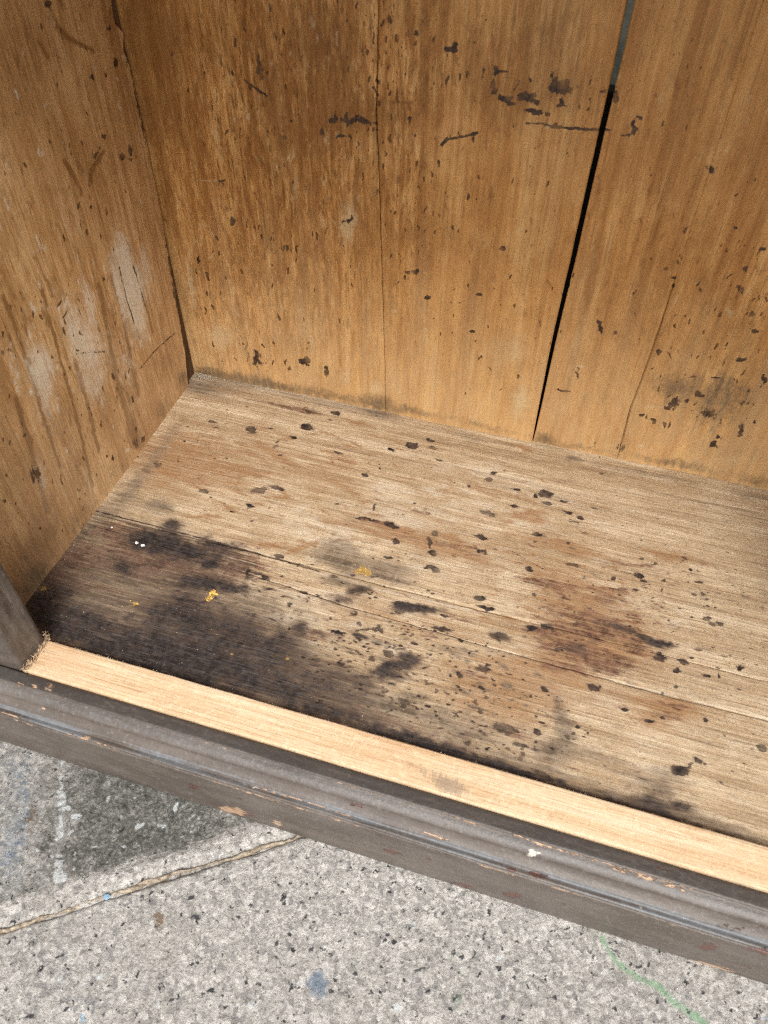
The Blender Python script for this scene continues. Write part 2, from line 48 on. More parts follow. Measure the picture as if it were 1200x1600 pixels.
FLOOR_SPECKS = [('grey',388.5,-254.6,263.2,81.6,28.2,-115.6,200,0.67,2.7),('red',425.2,-250.9,250.2,77.5,21.2,-100.9,160,0.53,2.0),('grey',575.2,-334.4,129.9,40.0,5.6,-71.2,80,0.56,2.25),('red',419.7,-382.2,155.1,47.7,6.9,-28.2,90,0.56,2.24),('black',528.4,-389.6,149.5,45.9,2.1,-16.1,60,0.53,2.64),('black',156.5,-286.5,54.0,16.8,17.0,-36.1,40,1.06,3.53),('red',66.5,-314.4,71.8,22.3,28.0,-49.2,60,1.06,4.22),('red',531.7,-233.1,63.4,19.6,5.6,-50.7,110,0.66,2.63),('red',563.3,-184.6,71.5,22.2,3.7,-46.9,40,0.69,2.07),('red',496.6,-280.2,39.0,12.1,4.0,-26.8,50,0.63,2.19),('red',357.1,-181.1,100.1,31.2,6.3,-24.8,60,0.75,2.24),('red',465.1,-156.4,74.8,23.3,4.0,-25.2,50,0.74,2.22),('red',589.0,-302.0,32.0,9.9,1.0,-15.7,50,0.59,1.76),('red',127.7,-270.1,67.4,21.0,11.0,-22.5,60,1.09,3.64),('red',455.2,-340.0,64.0,19.7,4.8,-24.3,50,0.59,1.76),('tan',487.0,-216.2,70.9,22.0,9.0,-60.3,80,1.37,4.1),('black',526.8,-242.1,45.8,14.2,4.1,-35.7,30,0.65,1.95),('black',219.5,-291.3,35.4,11.0,11.6,-28.2,40,0.69,2.06),('red',266.7,-276.7,53.1,16.5,10.4,-28.6,50,0.69,2.06),('tan',134.6,-123.2,109.5,34.3,24.3,-57.1,60,1.72,5.15),('black',450.7,-372.7,72.4,22.3,3.6,-17.1,50,0.56,1.68),('spot',372.2,-332.5,93.2,28.8,12.3,-44.0,620,0.43,2.08),('spot',469.3,-354.7,62.9,19.4,5.5,-29.4,240,0.4,1.71),('spot',612.5,-208.1,63.6,19.7,3.1,-81.5,130,0.53,1.71),('spot',398.1,-122.1,279.4,87.3,20.8,-99.0,420,0.39,1.34),('spot',306.8,-279.9,81.7,25.3,11.5,-35.2,150,0.54,2.02),('spot',524.2,-220.2,70.0,21.7,5.2,-44.5,120,0.54,1.74),('spot',168.9,-112.5,150.8,47.3,34.0,-86.4,110,0.52,1.72),('spot',576.5,-351.9,112.3,34.5,3.2,-40.1,130,0.38,1.31),('black',359.4,-329.6,82.7,25.6,11.1,-38.1,40,1.24,3.71),('red',390.3,-261.8,145.3,45.0,12.2,-49.9,50,1.34,4.01),('pale',325.1,-163.8,191.6,59.8,14.3,-51.3,90,2.31,6.94),('pale',397.1,-289.6,147.2,45.6,9.9,-40.6,80,1.28,4.5),('red',525.9,-234.9,51.8,16.1,5.0,-43.4,50,1.97,5.91),('tan',283.4,-118.5,200.1,62.6,28.1,-92.8,60,3.29,11.53),('pale',524.2,-220.2,75.9,23.5,5.2,-44.5,50,1.34,5.36),('grey',373.9,-338.8,109.0,33.6,10.4,-37.3,60,1.82,4.85)]
BACK_STAINS = {'fig': [(116.1,353.0,101.3,13.9,-19.4,-162.5,1),(185.8,434.7,53.4,5.8,-4.4,-82.8,0.9),(267.7,402.0,17.5,2.2,5.0,-141.2,0.7),(52.9,159.1,66.7,13.8,-13.8,-90.1,0.8),(329.3,469.4,72.4,7.3,3.5,-32.2,0.4),(564.1,250.4,66.5,14.2,41.1,-136.5,0.2),(186.8,169.9,45.8,9.8,-4.2,-103.2,0.5)],'dark': [(300.4,467.4,5.3,0.5,0.2,-2.8,1),(302.8,471.4,2.1,0.2,0.3,-3.7,1),(338.7,455.3,2.6,0.3,0.6,-4.7,1),(343.9,455.9,4.2,0.4,0.2,-1.4,1),(338.4,444.1,2.6,0.3,0.4,-3.9,1),(338.8,440.7,3.2,0.4,0.3,-2.9,1),(349.2,435.4,6.9,-0.9,-0.3,-2.0,1),(354.9,432.5,4.2,0.5,0.3,-2.0,1),(362.0,439.4,3.1,0.4,0.3,-2.4,1),(366.9,438.4,6.3,0.7,0.6,-3.9,0.9),(372.7,428.1,8.5,0.3,0.1,-2.0,1),(374.7,435.9,3.1,0.4,0.5,-2.9,1),(393.1,447.8,9.1,1.0,0.7,-3.8,1),(389.1,450.3,5.1,0.6,0.8,-4.7,0.8),(395.4,438.3,2.0,0.2,0.7,-3.9,1),(396.2,453.9,3.0,0.3,0.4,-2.3,1),(395.4,435.3,5.1,0.6,0.2,-1.2,1),(455.9,425.7,2.0,0.3,1.7,-6.8,1),(451.2,419.5,4.0,0.5,0.2,-1.0,1),(457.5,433.9,2.8,-1.4,-0.4,-1.0,1),(436.5,448.0,2.5,0.3,1.7,-7.5,0.9),(524.7,401.4,4.4,0.6,1.6,-5.1,0.6),(414.8,455.0,0.7,-0.0,0.1,-7.9,1),(427.4,450.3,3.9,0.4,0.3,-1.4,0.7),(108.4,454.6,1.8,0.4,0.1,-4.4,1),(128.6,437.9,2.2,0.2,-0.9,-7.8,1),(130.1,429.7,2.5,0.3,-0.6,-5.3,0.7),(203.0,385.9,6.8,0.9,-0.0,-1.4,1),(184.5,388.1,1.9,0.2,-0.2,-3.4,1),(196.2,400.2,4.9,0.6,-0.1,-2.8,1),(211.3,401.0,10.9,1.3,-0.1,-2.8,0.9),(226.4,402.3,4.8,0.6,-0.0,-2.7,1),(237.1,401.4,3.6,0.4,0.0,-0.9,1),(144.7,376.6,3.9,0.5,-0.3,-3.5,0.6),(80.7,284.0,3.3,0.5,-0.7,-5.0,1),(139.2,264.5,8.7,1.5,-0.5,-5.2,0.6),(45.6,438.0,3.9,0.4,-0.7,-3.2,0.5),(80.0,299.1,2.9,0.5,-0.5,-3.5,0.5),(155.6,393.5,1.9,0.2,-0.1,-1.1,1),(162.4,399.9,1.9,0.2,-0.1,-1.1,1),(75.0,326.4,7.0,0.5,-0.2,-0.7,1),(33.8,233.3,2.4,0.4,-1.2,-6.4,1),(41.9,213.6,2.1,0.4,-1.0,-5.8,1),(205.7,305.5,8.2,6.0,1.0,-1.6,0.7),(143.3,484.3,1.2,0.1,-0.4,-3.7,1),(87.3,112.3,5.1,1.2,-1.8,-15.4,0.8),(75.8,119.0,2.5,0.6,-2.5,-19.1,0.6),(90.6,105.5,10.2,2.3,-0.5,-3.9,0.6),(146.7,121.1,3.3,0.7,-0.4,-5.6,1),(153.2,122.6,3.2,0.7,-0.4,-6.6,1),(176.6,114.1,4.0,0.9,-0.4,-9.5,0.7),(276.0,262.1,9.7,4.0,0.7,-2.7,0.7),(294.1,236.8,3.4,0.7,0.1,-2.2,1),(343.5,205.7,2.7,0.6,0.2,-2.0,1),(317.9,235.4,1.3,0.3,0.1,-1.5,1),(326.5,237.1,1.3,0.3,0.1,-1.5,1),(346.5,250.0,3.2,0.6,0.2,-2.2,1),(411.5,227.1,0.9,0.2,0.9,-5.9,1),(468.8,235.3,2.3,0.9,2.8,-8.3,0.9),(486.8,233.1,4.2,0.9,1.0,-4.3,0.5),(459.0,177.7,1.9,0.5,1.5,-8.0,0.7),(447.9,150.2,6.7,0.4,0.1,-2.1,1),(521.7,300.7,2.7,0.5,0.5,-1.9,1),(524.2,291.8,2.2,0.4,0.5,-1.9,1),(513.9,308.4,1.6,0.3,0.7,-2.5,1),(579.0,319.0,2.3,0.4,0.8,-2.4,1),(581.4,298.8,4.7,0.9,1.6,-4.9,0.5),(598.4,278.0,3.2,0.6,1.1,-3.2,1),(608.2,261.2,4.8,1.0,0.7,-2.0,0.7),(605.0,227.4,5.0,1.1,0.8,-2.4,1),(530.4,219.8,2.3,0.5,1.0,-3.6,1),(580.9,177.9,4.7,1.2,1.4,-4.7,0.8),(560.0,161.7,3.3,5.3,3.2,-3.4,1),(557.7,153.3,3.7,0.9,0.7,-2.4,1),(598.6,156.9,7.7,2.0,2.2,-7.2,0.7),(633.3,142.4,3.1,0.1,1.8,-9.2,1),(613.6,118.8,3.0,0.8,1.6,-5.1,0.8),(591.1,201.6,5.7,1.4,0.3,-1.1,1),(567.6,197.6,4.7,1.1,0.3,-1.0,1),(633.8,209.4,1.6,0.4,2.5,-7.2,1),(586.1,340.5,3.0,0.5,0.6,-1.7,1),(479.4,389.5,1.0,0.1,0.4,-1.6,1),(513.0,394.4,1.0,0.1,0.3,-1.0,1),(467.0,451.5,0.7,0.1,0.5,-1.8,1),(271.5,476.7,1.6,0.2,0.1,-1.8,1),(267.4,410.1,1.7,0.2,0.1,-2.1,1),(274.9,411.0,0.9,0.1,0.0,-1.1,1),(333.5,347.8,1.2,0.2,0.1,-1.2,1),(362.8,303.2,2.4,0.4,0.2,-1.6,1),(469.4,451.8,0.5,0.1,0.1,-0.5,1),(559.1,354.9,1.5,0.2,0.4,-1.1,1),(479.7,349.7,0.5,0.1,0.6,-2.3,1),(326.8,491.8,1.0,0.1,0.1,-0.9,1),(318.2,475.2,2.1,0.2,0.1,-1.4,0.6),(297.1,454.2,2.7,0.3,0.3,-3.8,0.4),(328.4,452.7,1.6,0.2,0.7,-6.7,0.5),(532.0,137.8,3.8,1.0,0.4,-1.7,1),(523.1,88.6,5.9,1.7,1.7,-7.3,0.5),(494.4,90.3,2.7,0.7,2.7,-12.9,0.3)],'brown': [(211.4,405.9,36.1,4.4,-0.3,-13.1,0.7),(375.8,436.0,46.8,5.5,3.0,-19.6,0.45),(190.3,465.0,5.7,0.6,-2.2,-43.5,0.6),(142.0,414.0,5.0,0.9,-1.0,-48.7,0.6),(238.4,369.8,4.9,0.7,0.3,-70.3,0.5),(285.1,346.6,3.0,0.5,5.5,-109.2,0.5),(344.2,331.0,4.8,0.5,4.3,-74.5,0.35),(496.3,349.4,6.6,-0.7,2.2,-68.9,0.4),(406.9,347.1,4.6,0.0,2.3,-59.4,0.3),(75.2,146.2,6.7,2.4,-0.3,-52.9,0.5),(129.7,215.9,5.3,1.5,-0.7,-71.0,0.5),(261.7,151.8,5.9,1.3,1.2,-52.4,0.5),(15.4,458.1,9.2,1.8,-2.2,-30.1,0.9),(10.7,369.6,8.7,2.8,2.7,-46.4,0.9),(9.9,284.7,7.8,2.9,2.1,-40.8,0.8),(4.6,175.2,8.6,4.0,3.3,-40.3,0.7),(152.5,393.1,44.4,5.5,-4.4,-51.4,0.7),(191.7,435.4,17.7,1.9,-2.7,-56.8,0.6),(170.1,463.1,29.1,2.8,-2.1,-29.3,0.5),(211.4,403.2,27.2,3.3,-0.2,-6.6,1),(209.3,437.3,9.3,1.0,-0.9,-30.7,0.6),(125.7,433.4,15.5,3.9,2.7,-30.5,0.4),(93.8,465.5,18.3,1.7,-4.8,-29.8,0.5),(28.3,417.5,17.7,4.9,2.1,-63.9,0.8),(41.0,460.6,25.8,5.9,0.0,-29.4,0.7),(269.8,344.3,24.7,3.7,4.3,-122.4,0.35),(276.0,473.4,10.7,1.0,2.0,-41.6,0.4),(338.2,436.6,32.0,3.7,3.4,-29.6,0.5),(388.2,484.3,29.2,2.8,6.2,-34.9,0.5),(405.6,444.4,25.2,2.9,3.6,-19.0,0.4),(122.5,288.7,42.9,7.0,-4.5,-42.4,0.4),(219.6,349.2,19.0,2.8,-0.8,-55.2,0.5),(154.5,339.8,26.7,3.9,-3.0,-38.1,0.4),(102.5,351.2,27.3,3.8,-5.0,-37.8,0.4),(453.3,274.2,3.6,-0.3,-0.2,-13.6,0.6),(463.4,254.8,3.0,-0.1,0.3,-9.9,0.6),(498.8,272.5,8.3,-0.7,0.9,-26.9,0.4),(566.9,279.2,32.2,6.5,10.1,-32.3,0.4),(479.8,466.9,19.2,-2.3,0.9,-52.9,0.3),(583.8,224.9,39.2,8.9,13.3,-42.8,0.4),(637.1,173.7,34.0,8.7,21.3,-61.8,0.6),(605.8,111.9,52.3,-0.9,3.8,-26.5,0.5),(191.9,98.8,24.2,5.8,-0.5,-13.5,0.5),(392.8,287.0,18.3,0.5,1.2,-53.8,0.3),(538.6,473.3,8.8,1.0,11.9,-34.2,0.2),(322.1,130.2,14.5,3.5,1.3,-17.9,0.3),(52.6,374.8,13.9,4.2,2.5,-46.1,0.5),(356.7,494.5,44.3,4.1,3.1,-21.5,0.4),(115.7,188.9,7.8,1.6,-5.2,-50.7,0.3),(65.3,161.7,6.7,2.6,1.0,-51.1,0.3),(553.7,386.8,19.3,2.9,17.3,-51.8,0.2)],'grey': [(553.1,181.9,21.5,5.2,5.1,-18.6,0.8),(599.4,185.0,20.7,5.1,7.2,-22.9,0.6),(605.0,156.9,23.5,6.1,7.5,-24.1,0.5),(612.4,192.3,17.0,4.2,4.9,-15.0,0.5),(239.5,83.4,23.8,6.0,0.1,-13.7,0.8),(22.8,76.1,42.5,-0.4,-3.6,-10.6,1),(99.8,74.6,49.6,-0.4,-2.6,-9.4,1),(-17.6,48.2,9.5,2.3,-2.1,-10.9,1),(183.1,79.1,47.8,-0.4,-1.7,-8.2,0.8),(279.1,79.7,38.4,-0.4,-1.0,-8.0,0.8),(371.3,81.2,44.3,-0.4,-0.3,-5.9,0.7),(438.5,79.7,11.5,0.4,0.3,-9.7,0.9),(475.9,75.2,42.7,-0.4,0.2,-5.8,0.7),(580.9,80.6,54.3,-0.6,0.8,-6.6,0.8),(669.2,80.3,19.6,-0.2,1.8,-9.2,0.8),(391.5,155.8,34.0,8.1,4.5,-33.7,0.35),(122.5,138.5,48.8,10.7,-2.6,-27.6,0.4),(86.7,107.4,17.0,3.9,-2.3,-19.5,0.5),(445.5,124.4,20.2,5.2,4.6,-26.4,0.3),(357.7,206.4,53.2,11.3,5.1,-46.7,0.2),(219.1,317.6,17.0,2.7,-0.4,-26.1,0.35),(586.1,322.1,20.3,3.7,6.1,-17.7,0.3),(312.5,163.3,21.3,4.8,3.9,-59.3,0.3),(265.4,152.7,14.8,3.4,1.4,-52.3,0.3),(483.6,233.2,11.9,2.5,2.3,-10.1,0.3),(590.8,161.8,35.5,9.1,14.4,-47.9,0.35)],'pale': [(42.1,131.9,15.4,3.3,-3.0,-18.9,0.9),(18.8,194.7,4.2,1.5,-0.7,-36.6,0.9),(205.6,302.2,9.4,1.5,-0.5,-16.2,0.8),(209.0,306.1,5.3,0.9,-0.7,-26.8,0.6),(152.6,171.2,15.6,3.3,-3.6,-51.9,0.35),(237.9,104.2,7.8,1.9,0.0,-9.5,0.8),(200.2,110.3,8.0,1.9,-0.4,-13.3,0.6),(406.2,125.5,8.4,0.6,0.7,-23.4,0.9),(387.1,188.6,22.5,5.0,2.7,-20.7,0.6),(258.9,212.8,2.8,0.6,0.1,-2.4,1),(355.1,179.7,1.8,0.4,0.2,-2.0,1),(460.2,185.4,3.8,0.9,0.2,-1.1,1),(579.0,276.8,2.7,0.5,1.7,-5.2,0.8),(541.7,151.8,12.4,3.2,0.3,-1.0,1),(542.3,95.9,1.9,0.5,0.7,-2.7,1),(615.2,80.8,26.7,-0.3,1.4,-9.3,0.4),(503.1,82.9,42.0,-0.5,0.8,-13.3,0.3),(73.7,70.3,26.5,6.4,-1.6,-12.4,0.5),(262.5,115.9,12.2,2.9,0.8,-37.1,0.5),(307.4,126.7,10.3,2.5,2.7,-45.1,0.4),(354.3,101.0,21.9,5.6,2.7,-27.9,0.35),(442.8,296.1,11.8,-1.1,-0.9,-39.0,0.3),(453.0,195.2,9.1,-0.7,-0.6,-47.3,0.35),(549.6,217.2,11.6,2.6,4.1,-14.6,0.3),(153.5,326.9,3.4,0.5,-1.6,-19.6,0.5),(71.5,280.4,44.6,7.2,-6.7,-43.5,0.2),(77.5,372.1,2.1,0.6,0.4,-11.7,0.5),(79.4,354.2,1.4,0.4,-0.0,-18.3,0.6),(111.0,390.8,2.0,0.2,-0.2,-1.7,1),(60.9,325.0,11.4,1.1,-0.2,-0.7,0.9),(376.4,270.1,37.1,7.0,5.5,-41.3,0.2),(597.2,171.9,4.7,1.2,0.7,-2.3,0.4),(293.7,176.2,1.4,0.3,3.4,-66.5,0.8),(635.6,101.5,24.2,7.1,2.8,-8.8,0.4),(151.6,98.7,24.8,5.9,-1.3,-19.5,0.4),(539.6,436.3,2.4,-0.4,1.4,-27.8,0.4)]}
BACK_STROKES = {'dark': [([(367.6,418.7),(381.0,419.9),(390.2,419.0),(394.1,421.5)],1.17),([(390.3,418.5),(410.4,419.5),(428.5,420.7),(437.9,420.9)],1.6),([(297.5,390.9),(302.8,397.2),(314.0,400.3),(329.4,406.0)],1.87),([(112.2,424.0),(122.6,418.2),(134.4,412.6)],1.55)],'brown': [([(134.4,412.6),(165.1,394.7),(183.5,391.4)],1.58),([(249.8,421.2),(269.8,423.6)],1.05)]}
BACK_SPECKS = [('dark',380.2,441.5,36.1,4.2,2.3,-14.5,40,0.6,2.01),('dark',211.3,400.4,24.2,3.0,-0.2,-6.6,24,0.69,2.31),('dark',584.8,160.3,53.6,13.8,11.9,-40.0,40,0.86,2.86),('tick',154.4,415.4,92.8,10.7,-7.0,-81.6,130,0.63,1.85),('tick',267.7,402.0,34.9,4.4,4.2,-119.5,140,0.68,1.92),('tick',226.5,423.7,29.2,3.4,-0.7,-78.6,80,0.66,1.88),('tick',564.1,250.4,61.0,13.0,30.9,-102.4,130,0.63,2.16),('brown',129.5,354.9,120.3,16.5,-16.5,-155.1,180,1.28,3.84),('brown',361.0,386.7,111.0,15.3,21.7,-164.2,90,1.11,3.34),('pale',131.0,303.7,105.2,16.5,-16.4,-164.4,160,1.03,2.75),('tick',342.2,291.5,86.8,15.3,16.4,-160.0,120,0.65,1.95),('pale',487.8,317.2,109.3,19.3,45.2,-183.2,60,0.59,2.36),('tick',112.7,196.5,93.6,18.4,-10.6,-100.2,90,0.96,2.4),('brown',539.6,294.1,64.8,12.4,45.8,-157.8,70,1.2,3.6),('tick',460.8,426.3,98.9,12.5,24.1,-97.6,60,0.5,1.3),('dark',302.2,406.3,226.3,28.5,11.5,-160.0,40,0.44,1.32),('dark',173.2,200.4,150.0,30.0,-4.4,-81.9,30,0.62,1.87)]
LEFT_STAINS = {'dark': [(-152.3,85.6,6.4,-3.7,0.5,-8.6,0.6),(-93.9,328.7,1.9,-0.6,-0.1,-5.4,0.5),(-8.6,228.2,2.5,-1.1,-2.3,-37.0,0.8),(-11.2,172.7,3.9,-1.8,1.7,-34.2,0.8),(-6.2,382.4,1.7,-0.4,-0.0,-34.4,0.7),(1.4,433.5,6.3,-1.3,0.1,-10.4,1),(0.3,415.4,6.4,-1.3,0.6,-8.8,1),(9.7,443.7,4.2,-0.8,0.1,-5.1,0.8),(-99.0,499.3,3.8,-1.0,-1.4,-2.6,1),(-4.7,462.0,4.0,-0.6,0.1,-2.0,1),(-25.4,434.9,3.0,-0.6,0.2,-3.6,1),(-26.7,461.6,3.8,-1.1,-1.1,-2.2,0.7),(-45.1,430.7,2.8,-0.9,-1.3,-2.7,0.7),(-65.8,436.0,5.3,-1.7,-1.1,-2.2,0.7),(-34.6,360.8,5.1,-2.1,-2.1,-4.6,0.7),(-49.9,361.7,4.1,-1.1,0.0,-2.3,1),(-47.9,358.4,10.0,-4.2,-0.4,-0.8,0.6),(-70.3,388.4,4.6,-0.4,0.8,-1.8,1),(-114.0,342.7,1.8,-0.6,-0.1,-2.3,1),(-86.8,379.3,2.2,-1.6,-7.1,-3.2,0.7),(-130.9,351.4,1.1,-0.8,-3.6,-2.2,1),(-297.2,174.5,4.8,-5.8,-5.8,-5.9,0.6),(-304.0,153.1,1.8,-2.3,-3.8,-3.9,0.5),(-201.8,111.2,1.9,-1.3,-0.3,-2.5,1),(-193.3,101.6,1.9,-1.3,-0.3,-3.4,1),(-288.2,217.0,2.1,-1.3,-0.4,-1.9,1),(-144.3,99.9,4.1,-3.5,-1.6,-3.4,0.6),(-137.8,78.8,3.3,-2.2,-0.2,-3.6,1),(-194.7,291.2,0.5,-0.9,-5.6,-0.6,1),(-191.7,279.3,0.7,-0.9,-4.4,-1.3,1),(-125.7,275.9,1.9,-0.8,-0.1,-1.9,1),(-168.6,102.1,4.9,-4.3,-0.6,-1.3,0.6),(-155.3,85.4,8.9,-2.3,1.2,-3.3,0.4),(-269.6,145.3,1.2,-0.8,-0.9,-5.1,1),(-154.1,182.7,1.6,-0.9,-0.2,-2.3,1),(-275.0,295.8,2.0,-0.9,-0.3,-1.6,1),(-307.3,224.7,1.8,-1.6,-1.4,-2.5,0.6),(-93.6,343.4,1.8,-0.9,-1.5,-3.0,0.5),(-172.7,355.7,1.5,-0.8,-1.2,-2.3,0.4),(-171.3,445.7,2.0,-0.7,-1.8,-3.1,0.5)],'brown': [(31.0,437.5,22.2,-4.2,1.6,-42.4,0.9),(15.8,374.4,16.1,-3.9,4.7,-54.3,0.7),(-118.0,480.5,44.8,-12.9,-16.9,-30.6,0.5),(-340.3,115.8,31.0,-36.2,-16.0,-28.5,0.6),(-304.1,214.3,20.2,-12.3,-11.9,-63.2,0.4),(-143.2,126.8,12.7,-7.3,-0.9,-51.6,0.5),(-150.9,167.8,8.0,-4.3,-1.8,-71.5,0.5),(-249.9,213.8,6.2,-3.2,-4.6,-61.7,0.5),(-115.1,379.9,5.1,-0.5,6.5,-17.3,0.6),(-193.0,392.9,27.4,-12.6,-47.1,-82.9,0.2),(-52.6,130.1,37.4,-17.4,5.7,-38.2,0.4),(-153.7,88.8,14.3,-12.6,-3.8,-8.2,0.6),(-324.4,106.8,8.1,-18.9,-36.5,-7.8,0.7),(-136.7,272.7,5.6,-2.3,-3.3,-51.8,0.5),(-192.1,272.8,8.3,-3.5,-2.5,-37.8,0.4),(-255.7,314.0,13.7,-5.5,-7.3,-54.3,0.4)],'grey': [(-344.0,81.1,11.5,-29.6,-18.2,-3.7,0.9),(-191.0,84.0,20.9,1.1,8.2,-15.6,0.5),(-279.4,85.5,21.1,1.2,6.0,-14.5,0.6),(-88.7,82.3,24.2,1.1,9.5,-14.4,0.7),(-242.5,85.8,44.6,2.5,9.9,-21.3,0.3),(-29.7,85.1,21.1,-15.9,-4.8,-12.1,0.8),(-369.2,82.9,23.5,-30.9,-13.3,-23.4,0.7),(-181.4,207.0,45.3,-22.8,-3.5,-65.0,0.35),(-249.2,242.9,30.0,-15.0,-6.8,-57.1,0.3)],'pale': [(-80.9,246.9,27.9,-12.4,-2.7,-41.7,0.45),(-173.1,246.2,26.6,-12.6,-5.0,-52.8,0.4),(-246.4,248.0,18.0,-8.8,-3.7,-31.5,0.4),(-85.7,278.2,8.3,-3.4,-1.4,-19.6,0.9),(-88.8,244.1,15.9,-7.2,-2.3,-31.3,1),(-90.0,206.5,10.9,-5.4,-1.6,-22.2,0.8),(-109.5,249.2,4.0,-1.8,-2.5,-27.1,0.9),(-155.2,270.1,4.5,-1.9,-1.5,-17.9,0.7),(-178.6,235.3,17.7,-8.7,-2.0,-20.1,0.6),(-242.3,259.0,10.5,-4.9,-1.8,-16.1,0.7),(-248.5,235.1,6.1,-3.1,-2.7,-23.2,0.5),(-187.2,195.5,14.4,-8.0,-3.0,-28.7,0.5),(-54.2,246.3,5.7,-2.4,-0.9,-21.3,0.5),(-132.4,179.0,12.4,-6.6,-1.3,-23.2,0.4),(-186.8,262.4,8.5,-3.9,-1.7,-15.2,0.6),(-205.8,294.9,23.1,-11.8,-0.2,-0.8,0.6),(-167.8,88.9,4.8,-1.2,1.2,-3.3,1),(-184.3,184.5,1.7,-1.4,-0.9,-1.8,1),(-84.6,301.4,2.9,-1.5,-0.8,-1.6,0.8),(-291.5,166.4,5.9,-3.8,-3.2,-21.3,0.5),(-242.5,85.8,7.1,-5.1,-2.5,-25.6,0.3),(-129.6,352.0,25.2,-12.0,-14.7,-28.4,0.2),(-156.2,407.9,4.4,-1.8,-1.2,-2.1,0.6),(-132.6,437.9,3.9,-0.6,0.2,-1.4,0.6),(-78.9,174.7,3.3,-2.3,-0.9,-1.9,0.7),(-255.2,153.4,24.3,-15.4,-5.2,-45.0,0.25),(-268.3,284.5,4.1,-1.9,-2.5,-17.2,0.3),(-28.2,422.1,1.2,-2.2,-1.0,0.0,0.8),(-201.6,345.9,7.5,-2.6,-0.1,-0.5,0.8)]}
LEFT_STROKES = {'brown': [([(-94.6,482.8),(-86.4,472.3),(-71.9,463.4),(-54.4,452.4)],2.02),([(-122.3,480.4),(-118.5,471.7),(-115.7,465.4)],1.46),([(-133.2,393.1),(-125.3,376.0),(-121.7,357.1)],2.71),([(-75.6,377.5),(-99.0,370.2),(-109.4,360.2)],2.8),([(-74.3,261.3),(-71.0,218.1),(-70.4,177.4)],2.56),([(-97.5,284.7),(-98.9,250.1),(-98.3,212.0),(-95.2,185.8)],2.36),([(-134.0,278.0),(-142.1,225.4),(-150.9,167.8),(-155.6,100.1)],2.61),([(-199.0,234.9),(-201.5,190.6),(-210.1,125.3)],3.47),([(-208.9,315.8),(-216.2,247.2),(-223.1,175.6),(-236.1,98.7)],2.49),([(-113.0,272.7),(-111.0,235.4),(-119.5,178.0),(-124.8,130.1)],3.64),([(-149.4,113.5),(-150.6,86.1)],7.08),([(-281.4,253.7),(-290.7,186.3),(-301.7,128.5)],2.96),([(-251.9,272.8),(-260.5,222.4),(-265.8,154.6)],2.21),([(-251.8,335.6),(-253.2,287.0),(-256.1,248.2)],1.9)],'dark': [([(-75.3,261.9),(-72.8,238.3),(-71.5,210.6)],1.08),([(-97.5,274.3),(-99.3,235.6),(-97.7,207.6)],1.11),([(-194.3,237.5),(-177.2,226.9),(-154.8,211.9)],0.61),([(-28.7,149.4),(-79.0,157.8),(-108.2,157.1)],1.03)],'pale': [([(-78.3,277.7),(-80.9,246.9),(-81.7,224.7)],2.85)]}
LEFT_SPECKS = [('tick',-101.1,406.9,101.5,-38.9,-50.4,-97.5,130,0.67,1.88),('tick',-226.5,186.6,94.3,-78.2,-53.2,-101.6,160,0.8,2.39),('pale',-192.5,230.3,90.1,-64.5,-45.0,-86.9,120,0.78,3.12),('brown',-157.8,317.8,97.7,-53.6,-97.0,-185.3,150,1.43,4.29),('pale',-133.0,365.2,98.6,-45.4,-67.6,-129.2,60,0.69,2.74)]
